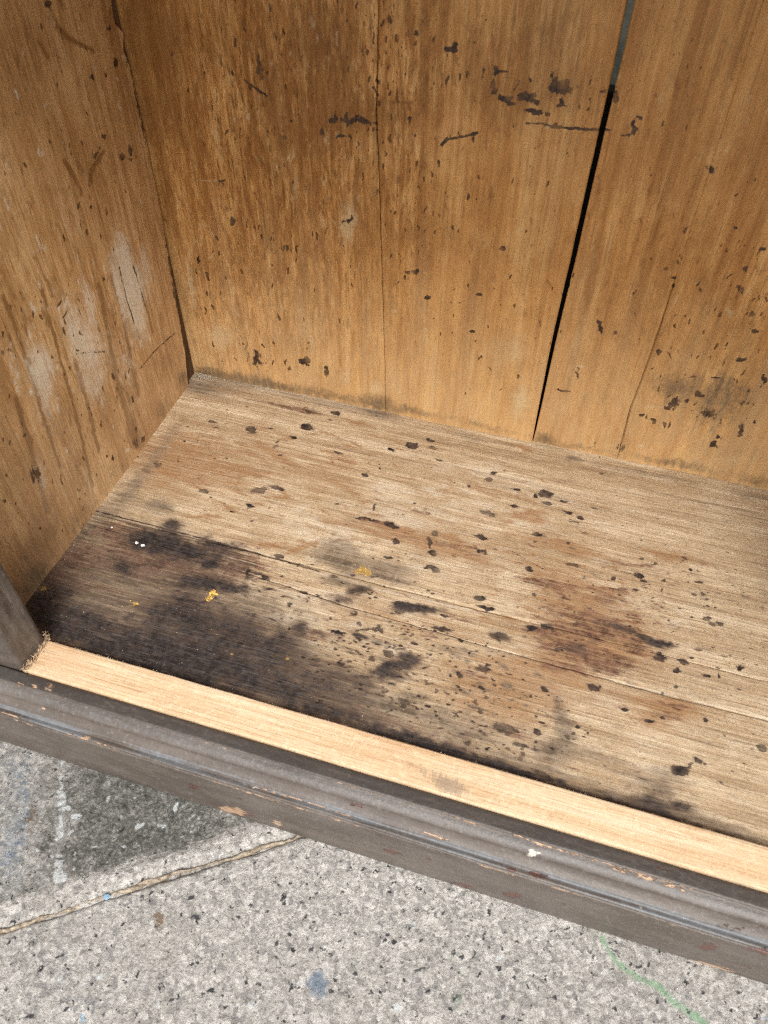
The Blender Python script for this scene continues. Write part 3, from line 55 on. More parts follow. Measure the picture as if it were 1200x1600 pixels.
GROUND_STAINS = {'white': [(214.3,6.6,36.9,-1.0,0.3,-3.9,0.6),(144.8,12.3,30.4,-0.2,0.7,-4.4,0.6),(77.2,9.1,28.9,0.3,1.0,-4.2,0.6),(69.7,123.1,3.3,-1.1,-0.8,-18.8,0.75),(67.8,92.8,3.8,-1.2,-1.1,-23.7,0.8),(65.4,64.3,4.7,-1.5,-0.7,-16.8,0.8),(64.8,36.8,3.1,-1.0,-0.5,-10.7,0.9),(65.3,25.9,6.0,-1.9,-0.3,-7.3,1),(73.3,83.8,3.2,-1.0,-0.1,-2.3,1),(79.8,73.5,4.2,-1.3,-0.2,-3.4,1),(70.0,16.5,7.0,-2.2,-0.2,-4.1,0.8),(107.7,83.1,1.6,-0.7,-2.5,-14.9,0.6),(164.1,54.9,1.8,-1.6,-3.6,-5.3,0.8),(172.4,54.7,4.3,-1.4,-0.4,-2.9,0.8),(125.3,80.5,13.7,-6.6,-0.2,-0.8,0.7),(131.9,64.0,10.7,-2.8,-0.1,-0.9,0.6),(72.2,10.6,9.9,-1.4,0.4,-3.2,0.8),(104.2,26.9,25.5,-8.2,-0.0,-0.5,0.5),(55.5,37.0,11.3,-14.0,-0.3,-0.3,0.5),(165.9,9.9,1.5,-0.5,-0.8,-5.2,0.4),(27.5,32.7,10.0,-3.2,-0.1,-7.3,0.4),(28.2,123.7,8.7,-2.8,-0.1,-18.6,0.3),(82.7,58.8,1.5,-0.8,-5.0,-20.9,0.25),(121.9,46.3,1.5,-0.8,-2.9,-10.3,0.4)],'blue': [(36.0,91.0,9.5,-3.9,-6.0,-62.5,0.5),(25.6,137.1,11.0,-3.5,-0.1,-25.4,0.4),(249.9,-115.1,7.0,-2.2,-2.2,-8.3,1),(250.0,-112.4,4.7,-1.5,-1.3,-5.0,0.9),(22.6,55.7,7.1,-2.3,-0.1,-32.7,0.5),(65.3,-29.2,9.5,-3.1,-2.0,-42.0,0.35),(76.8,-78.0,9.1,-2.9,-0.8,-12.7,0.4),(286.2,-104.7,2.9,-0.9,-0.8,-2.6,0.3)],'moss': [(36.1,-56.3,41.2,-13.2,-0.6,-34.9,0.25),(46.2,-23.1,33.3,-10.7,-0.4,-14.1,0.25),(166.4,-22.1,100.5,-14.3,0.4,-15.3,0.2),(124.1,68.9,58.8,-18.7,-4.6,-46.1,0.9),(173.1,59.2,36.1,-18.8,-5.3,-16.1,0.9),(99.3,31.2,40.4,-1.6,3.7,-22.3,0.8),(157.8,29.2,36.5,-11.6,-1.6,-11.9,0.8),(47.3,16.0,28.9,-1.3,1.8,-8.5,0.7),(195.6,58.1,30.6,-17.3,-3.3,-8.5,0.8),(143.5,93.3,52.3,-29.7,-3.6,-11.1,0.9),(38.7,96.1,21.3,-6.8,-0.9,-53.2,0.3),(223.6,25.4,15.9,-5.1,-1.1,-5.5,0.6)],'green': [(351.5,-130.3,12.4,-4.0,-4.8,-12.5,0.35),(346.7,-156.0,5.1,-2.6,-7.0,-10.8,0.4),(365.9,-85.8,7.0,-2.2,-1.8,-4.6,0.4),(280.4,-112.1,3.2,-2.3,-8.4,-10.3,0.4)],'rust': [(48.7,69.6,20.9,-6.7,-0.9,-33.9,0.3),(139.7,-28.7,3.9,-1.3,-0.8,-6.2,0.95),(137.9,-35.5,2.4,-0.8,-0.6,-4.7,0.6),(43.8,85.6,3.2,-1.0,-0.3,-13.9,0.5),(23.4,-3.8,9.3,-0.5,0.6,-2.5,0.7)],'lightblue': [(99.8,-1.8,2.5,-0.8,-0.2,-2.5,1),(76.5,-82.3,1.8,-0.6,-0.2,-3.3,0.8),(561.8,-238.0,1.4,-0.4,-0.8,-1.0,1)]}
GROUND_STROKES = {'green': [([(471.6,-151.1),(471.4,-164.0),(477.3,-176.6),(485.8,-186.2),(492.5,-192.0)],2.22),([(492.5,-192.0),(499.6,-200.6),(502.5,-209.5)],3.51),([(502.5,-209.5),(510.2,-219.3),(519.3,-230.8),(524.9,-238.9)],4.0)]}
GROUND_SPECKS = [('chip',304.3,-105.7,297.5,-95.3,-22.3,-69.0,420,0.86,2.87),('chip',121.9,46.3,130.8,-41.7,-6.5,-66.3,60,0.82,2.18),('white',138.9,52.4,95.2,-30.3,-5.8,-50.6,120,1.11,3.33),('moss',144.8,56.3,95.8,-30.5,-6.1,-51.0,60,2.24,6.72),('white',301.6,-114.3,285.1,-91.4,-16.4,-50.7,120,1.41,3.3)]
MOULD_STAINS = {'wood': [(254.5,98.0,14.5,-3.2,-1.9,8.4,0.95),(296.5,93.0,4.6,-0.6,-0.8,4.1,0.8),(68.0,10.8,9.7,0.2,1.0,3.3,0.5),(83.4,7.4,4.8,0.1,0.8,2.8,0.7),(54.9,12.1,3.5,-0.4,0.5,1.6,0.7),(585.7,106.6,18.7,0.0,1.1,0.0,1),(613.3,106.6,22.9,0.0,1.1,0.0,1),(655.9,104.9,17.6,-2.8,1.0,4.6,0.9),(216.1,102.4,1.4,-1.0,-0.4,2.3,0.8),(114.1,40.0,3.4,-0.2,0.2,0.7,0.8),(128.8,39.2,4.6,-0.3,0.3,0.8,0.8),(82.6,27.2,2.9,0.4,-0.4,1.2,0.7),(98.2,23.8,3.0,-0.9,0.2,1.1,0.4)],'white': [(502.6,22.8,6.0,-1.2,0.4,3.2,1),(586.8,37.7,1.3,-0.4,0.1,1.3,0.9),(645.0,19.9,1.7,-0.5,0.2,1.3,0.5),(280.7,38.1,5.3,-0.4,0.2,0.9,0.7),(229.7,61.5,1.3,-0.9,-0.4,2.4,0.9),(618.1,36.3,1.1,-0.3,0.1,0.8,0.6),(425.5,7.1,0.8,-0.2,0.2,0.8,0.9)],'red': [(223.5,69.8,4.9,-1.2,-1.4,5.4,0.9),(299.1,102.7,5.2,-0.7,-0.8,4.4,0.8),(268.8,94.4,7.0,-0.9,-1.3,6.0,0.8),(386.1,46.5,4.1,-1.5,-0.3,4.3,0.5),(398.1,75.0,10.4,-1.9,-0.3,3.7,0.8),(394.1,52.5,6.1,-1.6,-0.3,4.4,0.5),(498.9,85.4,6.7,-3.5,0.6,6.8,0.9),(457.6,101.8,10.3,-2.0,0.0,6.4,0.8),(512.2,106.6,15.2,0.0,0.2,0.0,0.9),(526.9,106.6,9.2,0.0,0.2,0.0,0.8),(511.6,37.3,6.5,-1.0,0.1,2.3,0.9),(491.5,39.1,3.3,-0.1,-0.1,1.6,0.8),(641.5,65.4,4.4,-9.6,3.1,8.8,0.9),(653.2,32.0,12.6,-1.8,0.1,1.4,0.6),(670.6,44.8,10.2,-2.6,1.4,5.2,0.7),(437.7,21.3,2.4,-0.7,0.3,1.4,0.5),(536.0,71.7,2.2,-1.6,0.4,2.9,0.7),(441.9,106.6,4.2,0.0,0.0,0.0,0.5),(338.4,42.8,2.7,-1.6,-0.0,2.1,0.4),(677.2,83.7,3.7,-2.4,1.3,4.3,0.6),(601.4,5.1,6.3,-1.0,-0.2,2.4,0.6),(196.2,94.4,4.3,-0.7,-1.0,3.4,0.5),(635.9,106.6,18.0,0.0,0.8,0.0,0.7)]}
MOULD_STROKES = {'wood': [([(485.8,13.6),(517.8,15.0)],0.72),([(519.2,15.1),(549.0,15.6),(572.7,16.9),(595.8,17.2),(620.7,16.5)],0.57),([(399.3,33.5),(440.1,32.2)],0.39),([(45.2,39.6),(63.3,40.3)],1.07),([(108.5,41.1),(162.7,40.6)],0.56),([(325.7,36.4),(368.9,37.4)],0.46),([(270.9,37.3),(320.3,36.4)],0.54),([(405.0,13.7),(466.1,14.0)],0.39)]}
MOULD_SPECKS = [('red',391.7,80.6,334.7,-290.9,2.8,297.6,80,1.26,3.78),('white',389.6,36.4,299.2,-85.6,26.4,90.0,70,0.39,0.63),('wood',388.4,31.6,303.8,-95.7,21.4,101.1,20,0.46,0.77)]


# ------------------------------------------------------------------ helpers
TAB = rng.random((256, 256))
def vn(x, y, s=0):
    xi = np.floor(x).astype(int); yi = np.floor(y).astype(int); fx = x - xi; fy = y - yi
    fx = fx * fx * (3 - 2 * fx); fy = fy * fy * (3 - 2 * fy)
    a = xi + 37 * s; b = yi + 91 * s
    g = lambda i, j: TAB[(a + i) & 255, (b + j) & 255]
    return (g(0, 0) * (1 - fx) + g(1, 0) * fx) * (1 - fy) + (g(0, 1) * (1 - fx) + g(1, 1) * fx) * fy - .5
def fbm(x, y, s=0, o=3):
    r = 0; a = 1
    for k in range(o):
        r = r + a * vn(x * 2 ** k, y * 2 ** k, s + 11 * k); a *= .5
    return r

class Painting:
    """Rasters of soft 0..1 fields (one per kind of stain) over one surface; units mm."""
    def __init__(self, s0, s1, t0, t1, res, grain, kinds, sharp=()):
        self.s0, self.t0, self.res = s0, t0, res
        self.s = np.arange(s0, s1 + res, res); self.t = np.arange(t0, t1 + res, res)
        self.SS, self.TT = np.meshgrid(self.s, self.t)
        X, Y = self.SS, self.TT
        self.small = (fbm(X / 5, Y / 3.4, 1, 4) * 3.4, fbm(X / 5, Y / 3.4, 2, 4) * 3.0)
        self.big = (fbm(X / 24, Y / 24, 3, 4), fbm(X / 24, Y / 24, 4, 4))
        if grain == 0: self.streak = (fbm(X / 22, Y / 1.3, 5), None)
        elif grain == 1: self.streak = (None, fbm(X / 1.3, Y / 22, 5))
        else: self.streak = (None, None)
        self.f = {k: np.zeros(X.shape, np.float32) for k in kinds}; self.sharp = sharp
    def stamp(self, kind, cx, cy, ax, ay, bx, by, st=1):
        size = math.sqrt(abs(ax * by - ay * bx)) + 1e-6
        ex = 2.2 * (abs(ax) + abs(bx)) + 3; ey = 2.2 * (abs(ay) + abs(by)) + 3
        i0 = max(0, int((cx - ex - self.s0) / self.res)); i1 = int((cx + ex - self.s0) / self.res) + 2
        j0 = max(0, int((cy - ey - self.t0) / self.res)); j1 = int((cy + ey - self.t0) / self.res) + 2
        if i1 <= i0 or j1 <= j0: return
        w = (slice(j0, j1), slice(i0, i1)); X = self.SS[w]; Y = self.TT[w]
        if X.size == 0: return
        sm = min(1.2, size / 3.2); bg_ = size * .34
        X = X + self.small[0][w] * sm + self.big[0][w] * bg_
        Y = Y + self.small[1][w] * sm + self.big[1][w] * bg_
        if size > 3:
            if self.streak[0] is not None: X = X + self.streak[0][w] * size * .30
            if self.streak[1] is not None: Y = Y + self.streak[1][w] * size * .30
        dx = X - cx; dy = Y - cy; det = ax * by - ay * bx
        if abs(det) < 1e-9: return
        u = (dx * by - dy * bx) / det; v = (ax * dy - ay * dx) / det
        q = u * u + v * v
        f = st * np.exp(-.693 * (q ** 1.6 if kind in self.sharp else q))
        A = self.f[kind][w]
        if kind in self.sharp: np.maximum(A, f, out=A)
        else: A += (1 - A) * f
    def line(self, kind, pts, width):
        for (x0, y0), (x1, y1) in zip(pts[:-1], pts[1:]):
            L = math.hypot(x1 - x0, y1 - y0); n = max(2, int(L / max(.5, width * .35)))
            for k in range(n):
                t = (k + .5) / n; r = width * .5 * (1 + .35 * math.sin(k * 1.7 + x0)) + .2
                self.stamp(kind, x0 + (x1 - x0) * t, y0 + (y1 - y0) * t, r, 0, 0, r, .95)
    def specks(self, kind, cx, cy, ax, ay, bx, by, n, s0, s1, grain):
        R = np.random.default_rng(int(abs(cx) + n))
        for k in range(n):
            a = R.uniform(0, 6.283); r = math.sqrt(R.random()) * 1.1
            u, v = math.cos(a) * r, math.sin(a) * r
            sz = s0 + (s1 - s0) * R.random() ** (1.7 if kind == 'tick' else 2.6); el = R.uniform(1, 2.6) * (3.2 if grain == 0 and kind in ('red', 'tan', 'black') else 2.2 if grain == 1 and kind != 'dark' else 1.25); st = R.uniform(.6, 1)
            a2 = sz * el ** .5; b2 = sz / el ** .5
            if grain == 1: a2, b2 = b2, a2
            th = R.normal(0, .25); c, s_ = math.cos(th), math.sin(th)
            self.stamp(kind, cx + ax * u + bx * v, cy + ay * u + by * v, a2 * c, a2 * s_, -b2 * s_, b2 * c, st)
    def load(self, st, ln, sc, grain):
        for k, l in st.items():
            for t in l: self.stamp(k, *t)
        for k, l in ln.items():
            for pts, wd in l: self.line(k, pts, wd)
        for t in sc: self.specks(*t, grain)
        return self
    def sample(self, s, t):
        x = np.clip((s - self.s0) / self.res, 0, len(self.s) - 1.001); y = np.clip((t - self.t0) / self.res, 0, len(self.t) - 1.001)
        i = x.astype(int); j = y.astype(int); fx = x - i; fy = y - j; o = {}
        for k, F in self.f.items():
            o[k] = (F[j, i] * (1 - fx) + F[j, i + 1] * fx) * (1 - fy) + (F[j + 1, i] * (1 - fx) + F[j + 1, i + 1] * fx) * fy
        return o

def link(name, me, mat, parent=None):
    o = bpy.data.objects.new(name, me); COL.objects.link(o)
    if mat: me.materials.append(mat)
    if parent: o.parent = parent
    return o
def mesh_obj(name, verts, faces, mat, parent=None, smooth=True, attrs=None):
    me = bpy.data.meshes.new(name); me.from_pydata([tuple(v) for v in verts], [], faces)
    if smooth: me.polygons.foreach_set('use_smooth', [True] * len(me.polygons))
    if attrs:
        for k, a in attrs.items():
            at = me.attributes.new(k, 'FLOAT', 'POINT'); at.data.foreach_set('value', np.asarray(a, np.float32).ravel())
    me.update(); return link(name, me, mat, parent)
def grid_obj(name, P, thick, mat, parent=None, attrs=None):
    """P[nv,nu,3] is the seen face; it gets sides and a back offset by the vector thick."""
    nv, nu = P.shape[:2]; n = nv * nu
    idx = np.arange(n).reshape(nv, nu)
    q = np.stack([idx[:-1, :-1], idx[:-1, 1:], idx[1:, 1:], idx[1:, :-1]], -1).reshape(-1, 4)
    loop = np.concatenate([idx[0, :], idx[1:, -1], idx[-1, -2::-1], idx[-2:0:-1, 0]])
    m = len(loop); B = P.reshape(-1, 3)[loop] + np.array(thick)
    V = np.concatenate([P.reshape(-1, 3), B]); lo = np.arange(n, n + m)
    sk = np.stack([loop, lo, np.roll(lo, -1), np.roll(loop, -1)], -1)
    back_ = lo[::-1]
    nrm = np.cross(P[0, 1] - P[0, 0], P[1, 0] - P[0, 0])
    if nrm @ np.array(thick) > 0: q = q[:, ::-1]; sk = sk[:, ::-1]; back_ = lo
    me = bpy.data.meshes.new(name)
    me.vertices.add(len(V)); me.vertices.foreach_set('co', V.astype(np.float32).ravel())
    li = np.concatenate([q.ravel(), sk.ravel(), back_]); tot = np.concatenate([np.full(len(q) + len(sk), 4), [m]])
    me.loops.add(len(li)); me.loops.foreach_set('vertex_index', li.astype(np.int32))
    me.polygons.add(len(tot)); me.polygons.foreach_set('loop_start', np.concatenate([[0], np.cumsum(tot)[:-1]]).astype(np.int32))
    sm = np.zeros(len(tot), bool); sm[:len(q)] = True
    me.update(calc_edges=True); me.polygons.foreach_set('use_smooth', sm); me.validate()
    if attrs:
        for k, a in attrs.items():
            a = np.asarray(a, np.float32).ravel(); a = np.concatenate([a, a[loop]])
            at = me.attributes.new(k, 'FLOAT', 'POINT'); at.data.foreach_set('value', a)
    return link(name, me, mat, parent)
def box_grid(name, x, y, z, mat, parent, nx=2, ny=2, nz=2, ch=.0015, wob=.0):
    """a sawn timber: box with chamfered long edges and slightly uneven faces"""
    import bmesh
    bm = bmesh.new(); bmesh.ops.create_cube(bm, size=1)
    for v in bm.verts:
        v.co = Vector(((x[0] + x[1]) / 2 + v.co.x * (x[1] - x[0]), (y[0] + y[1]) / 2 + v.co.y * (y[1] - y[0]), (z[0] + z[1]) / 2 + v.co.z * (z[1] - z[0])))
    bmesh.ops.bevel(bm, geom=bm.edges[:], offset=ch, segments=2, affect='EDGES', profile=.6)
    me = bpy.data.meshes.new(name); bm.to_mesh(me); bm.free()
    return link(name, me, mat, parent)
def empty(name, loc, label, cat, group=None):
    o = bpy.data.objects.new(name, None); COL.objects.link(o); o.location = loc; o.empty_display_size = .05
    o['label'] = label; o['category'] = cat
    if group: o['group'] = group
    return o

class N:
    """short-hand for shader nodes"""
    def __init__(s, name):
        s.m = bpy.data.materials.new(name); s.m.use_nodes = True; s.t = s.m.node_tree; s.t.nodes.clear()
        s.o = s.t.nodes.new('ShaderNodeOutputMaterial'); s.b = s.t.nodes.new('ShaderNodeBsdfPrincipled'); s.t.links.new(s.b.outputs[0], s.o.inputs[0])
        tc = s.t.nodes.new('ShaderNodeTexCoord'); s.co = tc.outputs['Object']
        oi = s.t.nodes.new('ShaderNodeObjectInfo'); s.rand = oi.outputs['Random']
    def put(s, sock, v):
        if hasattr(v, 'is_output') or isinstance(v, bpy.types.NodeSocket): s.t.links.new(v, sock)
        elif isinstance(v, (tuple, list)) and len(v) == 3 and sock.type == 'RGBA': sock.default_value = (*v, 1)
        else: sock.default_value = v
    def math(s, op, a, b=0, c=None, clamp=False):
        n = s.t.nodes.new('ShaderNodeMath'); n.operation = op; n.use_clamp = clamp; s.put(n.inputs[0], a); s.put(n.inputs[1], b)
        if c is not None: s.put(n.inputs[2], c)
        return n.outputs[0]
    def map(s, scale, vec=None, rot=(0, 0, 0), loc=(0, 0, 0), jitter=False):
        n = s.t.nodes.new('ShaderNodeMapping'); s.put(n.inputs[0], vec or s.co); n.inputs['Scale'].default_value = scale; n.inputs['Rotation'].default_value = rot; n.inputs['Location'].default_value = loc
        r = n.outputs[0]
        if jitter:
            a = s.t.nodes.new('ShaderNodeVectorMath'); a.operation = 'SCALE'; a.inputs[0].default_value = (37, 53, 71); s.put(a.inputs['Scale'], s.rand)
            b = s.t.nodes.new('ShaderNodeVectorMath'); b.operation = 'ADD'; s.put(b.inputs[0], r); s.put(b.inputs[1], a.outputs[0]); r = b.outputs[0]
        return r
    def warp(s, vec, amt, scale):
        n = s.noise(vec, scale, 2, col=True)
        a = s.t.nodes.new('ShaderNodeVectorMath'); a.operation = 'SUBTRACT'; s.put(a.inputs[0], n); a.inputs[1].default_value = (.5, .5, .5)
        m = s.t.nodes.new('ShaderNodeVectorMath'); m.operation = 'SCALE'; s.put(m.inputs[0], a.outputs[0]); m.inputs['Scale'].default_value = amt
        b = s.t.nodes.new('ShaderNodeVectorMath'); b.operation = 'ADD'; s.put(b.inputs[0], vec); s.put(b.inputs[1], m.outputs[0]); return b.outputs[0]
    def noise(s, vec, scale, detail=3, rough=.55, col=False, dist=0):
        n = s.t.nodes.new('ShaderNodeTexNoise'); s.put(n.inputs['Vector'], vec); n.inputs['Scale'].default_value = scale; n.inputs['Detail'].default_value = detail; n.inputs['Roughness'].default_value = rough; n.inputs['Distortion'].default_value = dist
        return n.outputs['Color' if col else 'Fac']
    def voro(s, vec, scale, feature='F1', out='Distance', rand=1):
        n = s.t.nodes.new('ShaderNodeTexVoronoi'); n.feature = feature; s.put(n.inputs['Vector'], vec); n.inputs['Scale'].default_value = scale; n.inputs['Randomness'].default_value = rand; return n.outputs[out]
    def ss(s, v, lo, hi, a=0., b=1.):
        n = s.t.nodes.new('ShaderNodeMapRange'); n.interpolation_type = 'SMOOTHSTEP'; s.put(n.inputs['Value'], v)
        n.inputs['From Min'].default_value = lo; n.inputs['From Max'].default_value = hi; n.inputs['To Min'].default_value = a; n.inputs['To Max'].default_value = b; return n.outputs[0]
    def ramp(s, v, stops):
        n = s.t.nodes.new('ShaderNodeValToRGB'); s.put(n.inputs[0], v); e = n.color_ramp.elements
        while len(e) < len(stops): e.new(.5)
        for k, (p, c) in enumerate(stops): e[k].position = p; e[k].color = (*c, 1)
        return n.outputs[0]
    def mix(s, f, a, b, mode='MIX'):
        n = s.t.nodes.new('ShaderNodeMix'); n.data_type = 'RGBA'; n.blend_type = mode; s.put(n.inputs[0], f); s.put(n.inputs[6], a); s.put(n.inputs[7], b); return n.outputs[2]
    def attr(s, name):
        n = s.t.nodes.new('ShaderNodeAttribute'); n.attribute_name = name; return n.outputs['Fac']
    def layer(s, col, name, colour, n, amp, lo, hi, op):
        v = s.math('MULTIPLY_ADD', s.math('SUBTRACT', n, .5), amp, s.attr(name))
        f = s.ss(v, lo, hi, 0, op)
        return s.mix(f, col, colour), f
    def bump(s, h, dist, strength=1, prev=None):
        n = s.t.nodes.new('ShaderNodeBump'); s.put(n.inputs['Height'], h); n.inputs['Distance'].default_value = dist; n.inputs['Strength'].default_value = strength
        if prev: s.put(n.inputs['Normal'], prev)
        return n.outputs[0]
    def done(s, col, rough, nrm=None, spec=.4):
        s.put(s.b.inputs['Base Color'], col); s.put(s.b.inputs['Roughness'], rough); s.b.inputs['Specular IOR Level'].default_value = spec
        if nrm: s.put(s.b.inputs['Normal'], nrm)
        return s.m

# ------------------------------------------------------------------ materials
def axis_scale(ax, along, across):
    v = [across] * 3; v[ax] = along; return tuple(v)

def mat_floor():
    n = N("bleached_pine_floor")
    g = n.map(axis_scale(0, .05, 1), jitter=True); gw = n.warp(g, .010, 11)
    fine = n.noise(gw, 430, 4, .72); mid = n.noise(gw, 130, 4, .6); wide = n.noise(gw, 36, 3, .55)
    blot = n.noise(n.co, 14, 5, .62); mott = n.noise(n.map((.4, 1, 1)), 95, 5, .68); speck = n.noise(n.co, 420, 3, .75)
    c = n.ramp(n.math('ADD', n.math('MULTIPLY', mid, .5), n.math('ADD', n.math('MULTIPLY', wide, .3), n.math('MULTIPLY', fine, .2))), [(.36, (.30, .20, .115)), (.46, (.46, .335, .205)), (.54, (.57, .445, .295)), (.64, (.67, .55, .39))])
    c = n.mix(n.ss(blot, .42, .66, 0, .6), c, n.mix(fine, (.26, .165, .085), (.50, .36, .21)))
    c = n.mix(n.ss(mott, .50, .66, 0, .32), c, (.62, .52, .38))
    c = n.mix(n.ss(mott, .44, .34, 0, .42), c, (.29, .20, .125))
    c = n.mix(n.ss(fine, .50, .68, 0, .5), c, (.24, .16, .09))
    c = n.mix(n.ss(n.noise(n.map((.025, 1, 1), jitter=True), 260, 3, .7), .56, .66, 0, .55), c, (.21, .14, .085))
    c = n.mix(n.ss(speck, .56, .68, 0, .55), c, (.17, .12, .08))
    c = n.mix(n.ss(speck, .42, .32, 0, .35), c, (.70, .61, .48))
    st = n.noise(n.map((.14, 1, 1)), 210, 5, .7); st2 = n.noise(n.co, 190, 5, .72)
    st3 = n.noise(n.map((.08, 1, 1)), 330, 5, .72); clot = n.noise(n.co, 80, 6, .70)
    ps, f0 = n.layer(c, 'pale', n.mix(fine, (.48, .40, .29), (.76, .68, .55)), st, 1.8, .35, 1.0, .5)
    ps, f1 = n.layer(ps, 'tan', n.mix(fine, (.20, .10, .042), (.40, .225, .105)), st, 1.5, .25, .9, .8)
    vg = n.math('MULTIPLY_ADD', n.math('SUBTRACT', n.mix(.5, st, clot), .5), 1.4, n.attr('grey'))
    f2 = n.math('MULTIPLY', n.ss(vg, .15, .9, 0, .92), n.ss(n.noise(n.map((.10, 1, 1)), 150, 5, .7), .40, .58, .62, 1)); ps = n.mix(f2, ps, n.mix(n.ss(clot, .4, .62), (.078, .056, .038), (.235, .178, .128)))  # grey: damp and dirt, plus contact shade painted into corners and rail lip
    sm = n.ss(n.mix(.4, st3, st2), .43, .55, .35, 1); vr = n.math('MULTIPLY_ADD', n.math('SUBTRACT', n.mix(.5, clot, st), .5), 2.6, n.attr('red'))
    f3 = n.math('MULTIPLY', n.ss(vr, .30, .85, 0, .92), sm); ps = n.mix(f3, ps, n.mix(n.ss(clot, .38, .6), (.050, .018, .013), (.19, .092, .058)))
    ps, fk = n.layer(ps, 'black', n.mix(clot, (.034, .019, .014), (.135, .088, .062)), n.mix(.5, st3, clot), 1.6, .12, .85, .88)
    ps, f4 = n.layer(ps, 'black', n.mix(n.ss(st2, .4, .62), (.011, .010, .011), (.040, .035, .036)), n.mix(.45, clot, st3), 2.2, .52, 1.0, .92)
    ps = n.mix(n.math('MULTIPLY', fk, n.ss(st2, .58, .72, 0, .3)), ps, (.17, .145, .13))
    ps = n.mix(n.math('MULTIPLY', fk, n.ss(st3, .53, .62, 0, .5)), ps, (.15, .115, .09))
    sop = n.ss(n.noise(n.co, 45, 3), .35, .60, .62, 1)
    v5 = n.math('MULTIPLY_ADD', n.math('SUBTRACT', n.mix(.5, st2, st), .5), 2.0, n.attr('spot'))
    f5 = n.math('MULTIPLY', n.ss(v5, .42, .66), sop)
    ps = n.mix(n.math('MULTIPLY', n.ss(n.math('MULTIPLY_ADD', n.math('SUBTRACT', st2, .5), .8, n.attr('spot')), .10, .55, 0, .42), sop), ps, (.15, .095, .06))
    ps = n.mix(f5, ps, n.mix(n.ss(clot, .40, .62), (.014, .011, .011), (.075, .048, .036)))
    ps, f6 = n.layer(ps, 'yellow', (.46, .28, .07), st2, 1.3, .45, .7, .7)
    h = n.math('ADD', n.math('MULTIPLY', fine, .7), n.math('MULTIPLY', mid, .6))
    h = n.math('SUBTRACT', h, n.math('MULTIPLY', f5, .25))
    return n.done(ps, n.math('SUBTRACT', .74, n.math('MULTIPLY', f4, .2)), n.bump(h, .0018, .9), .3)

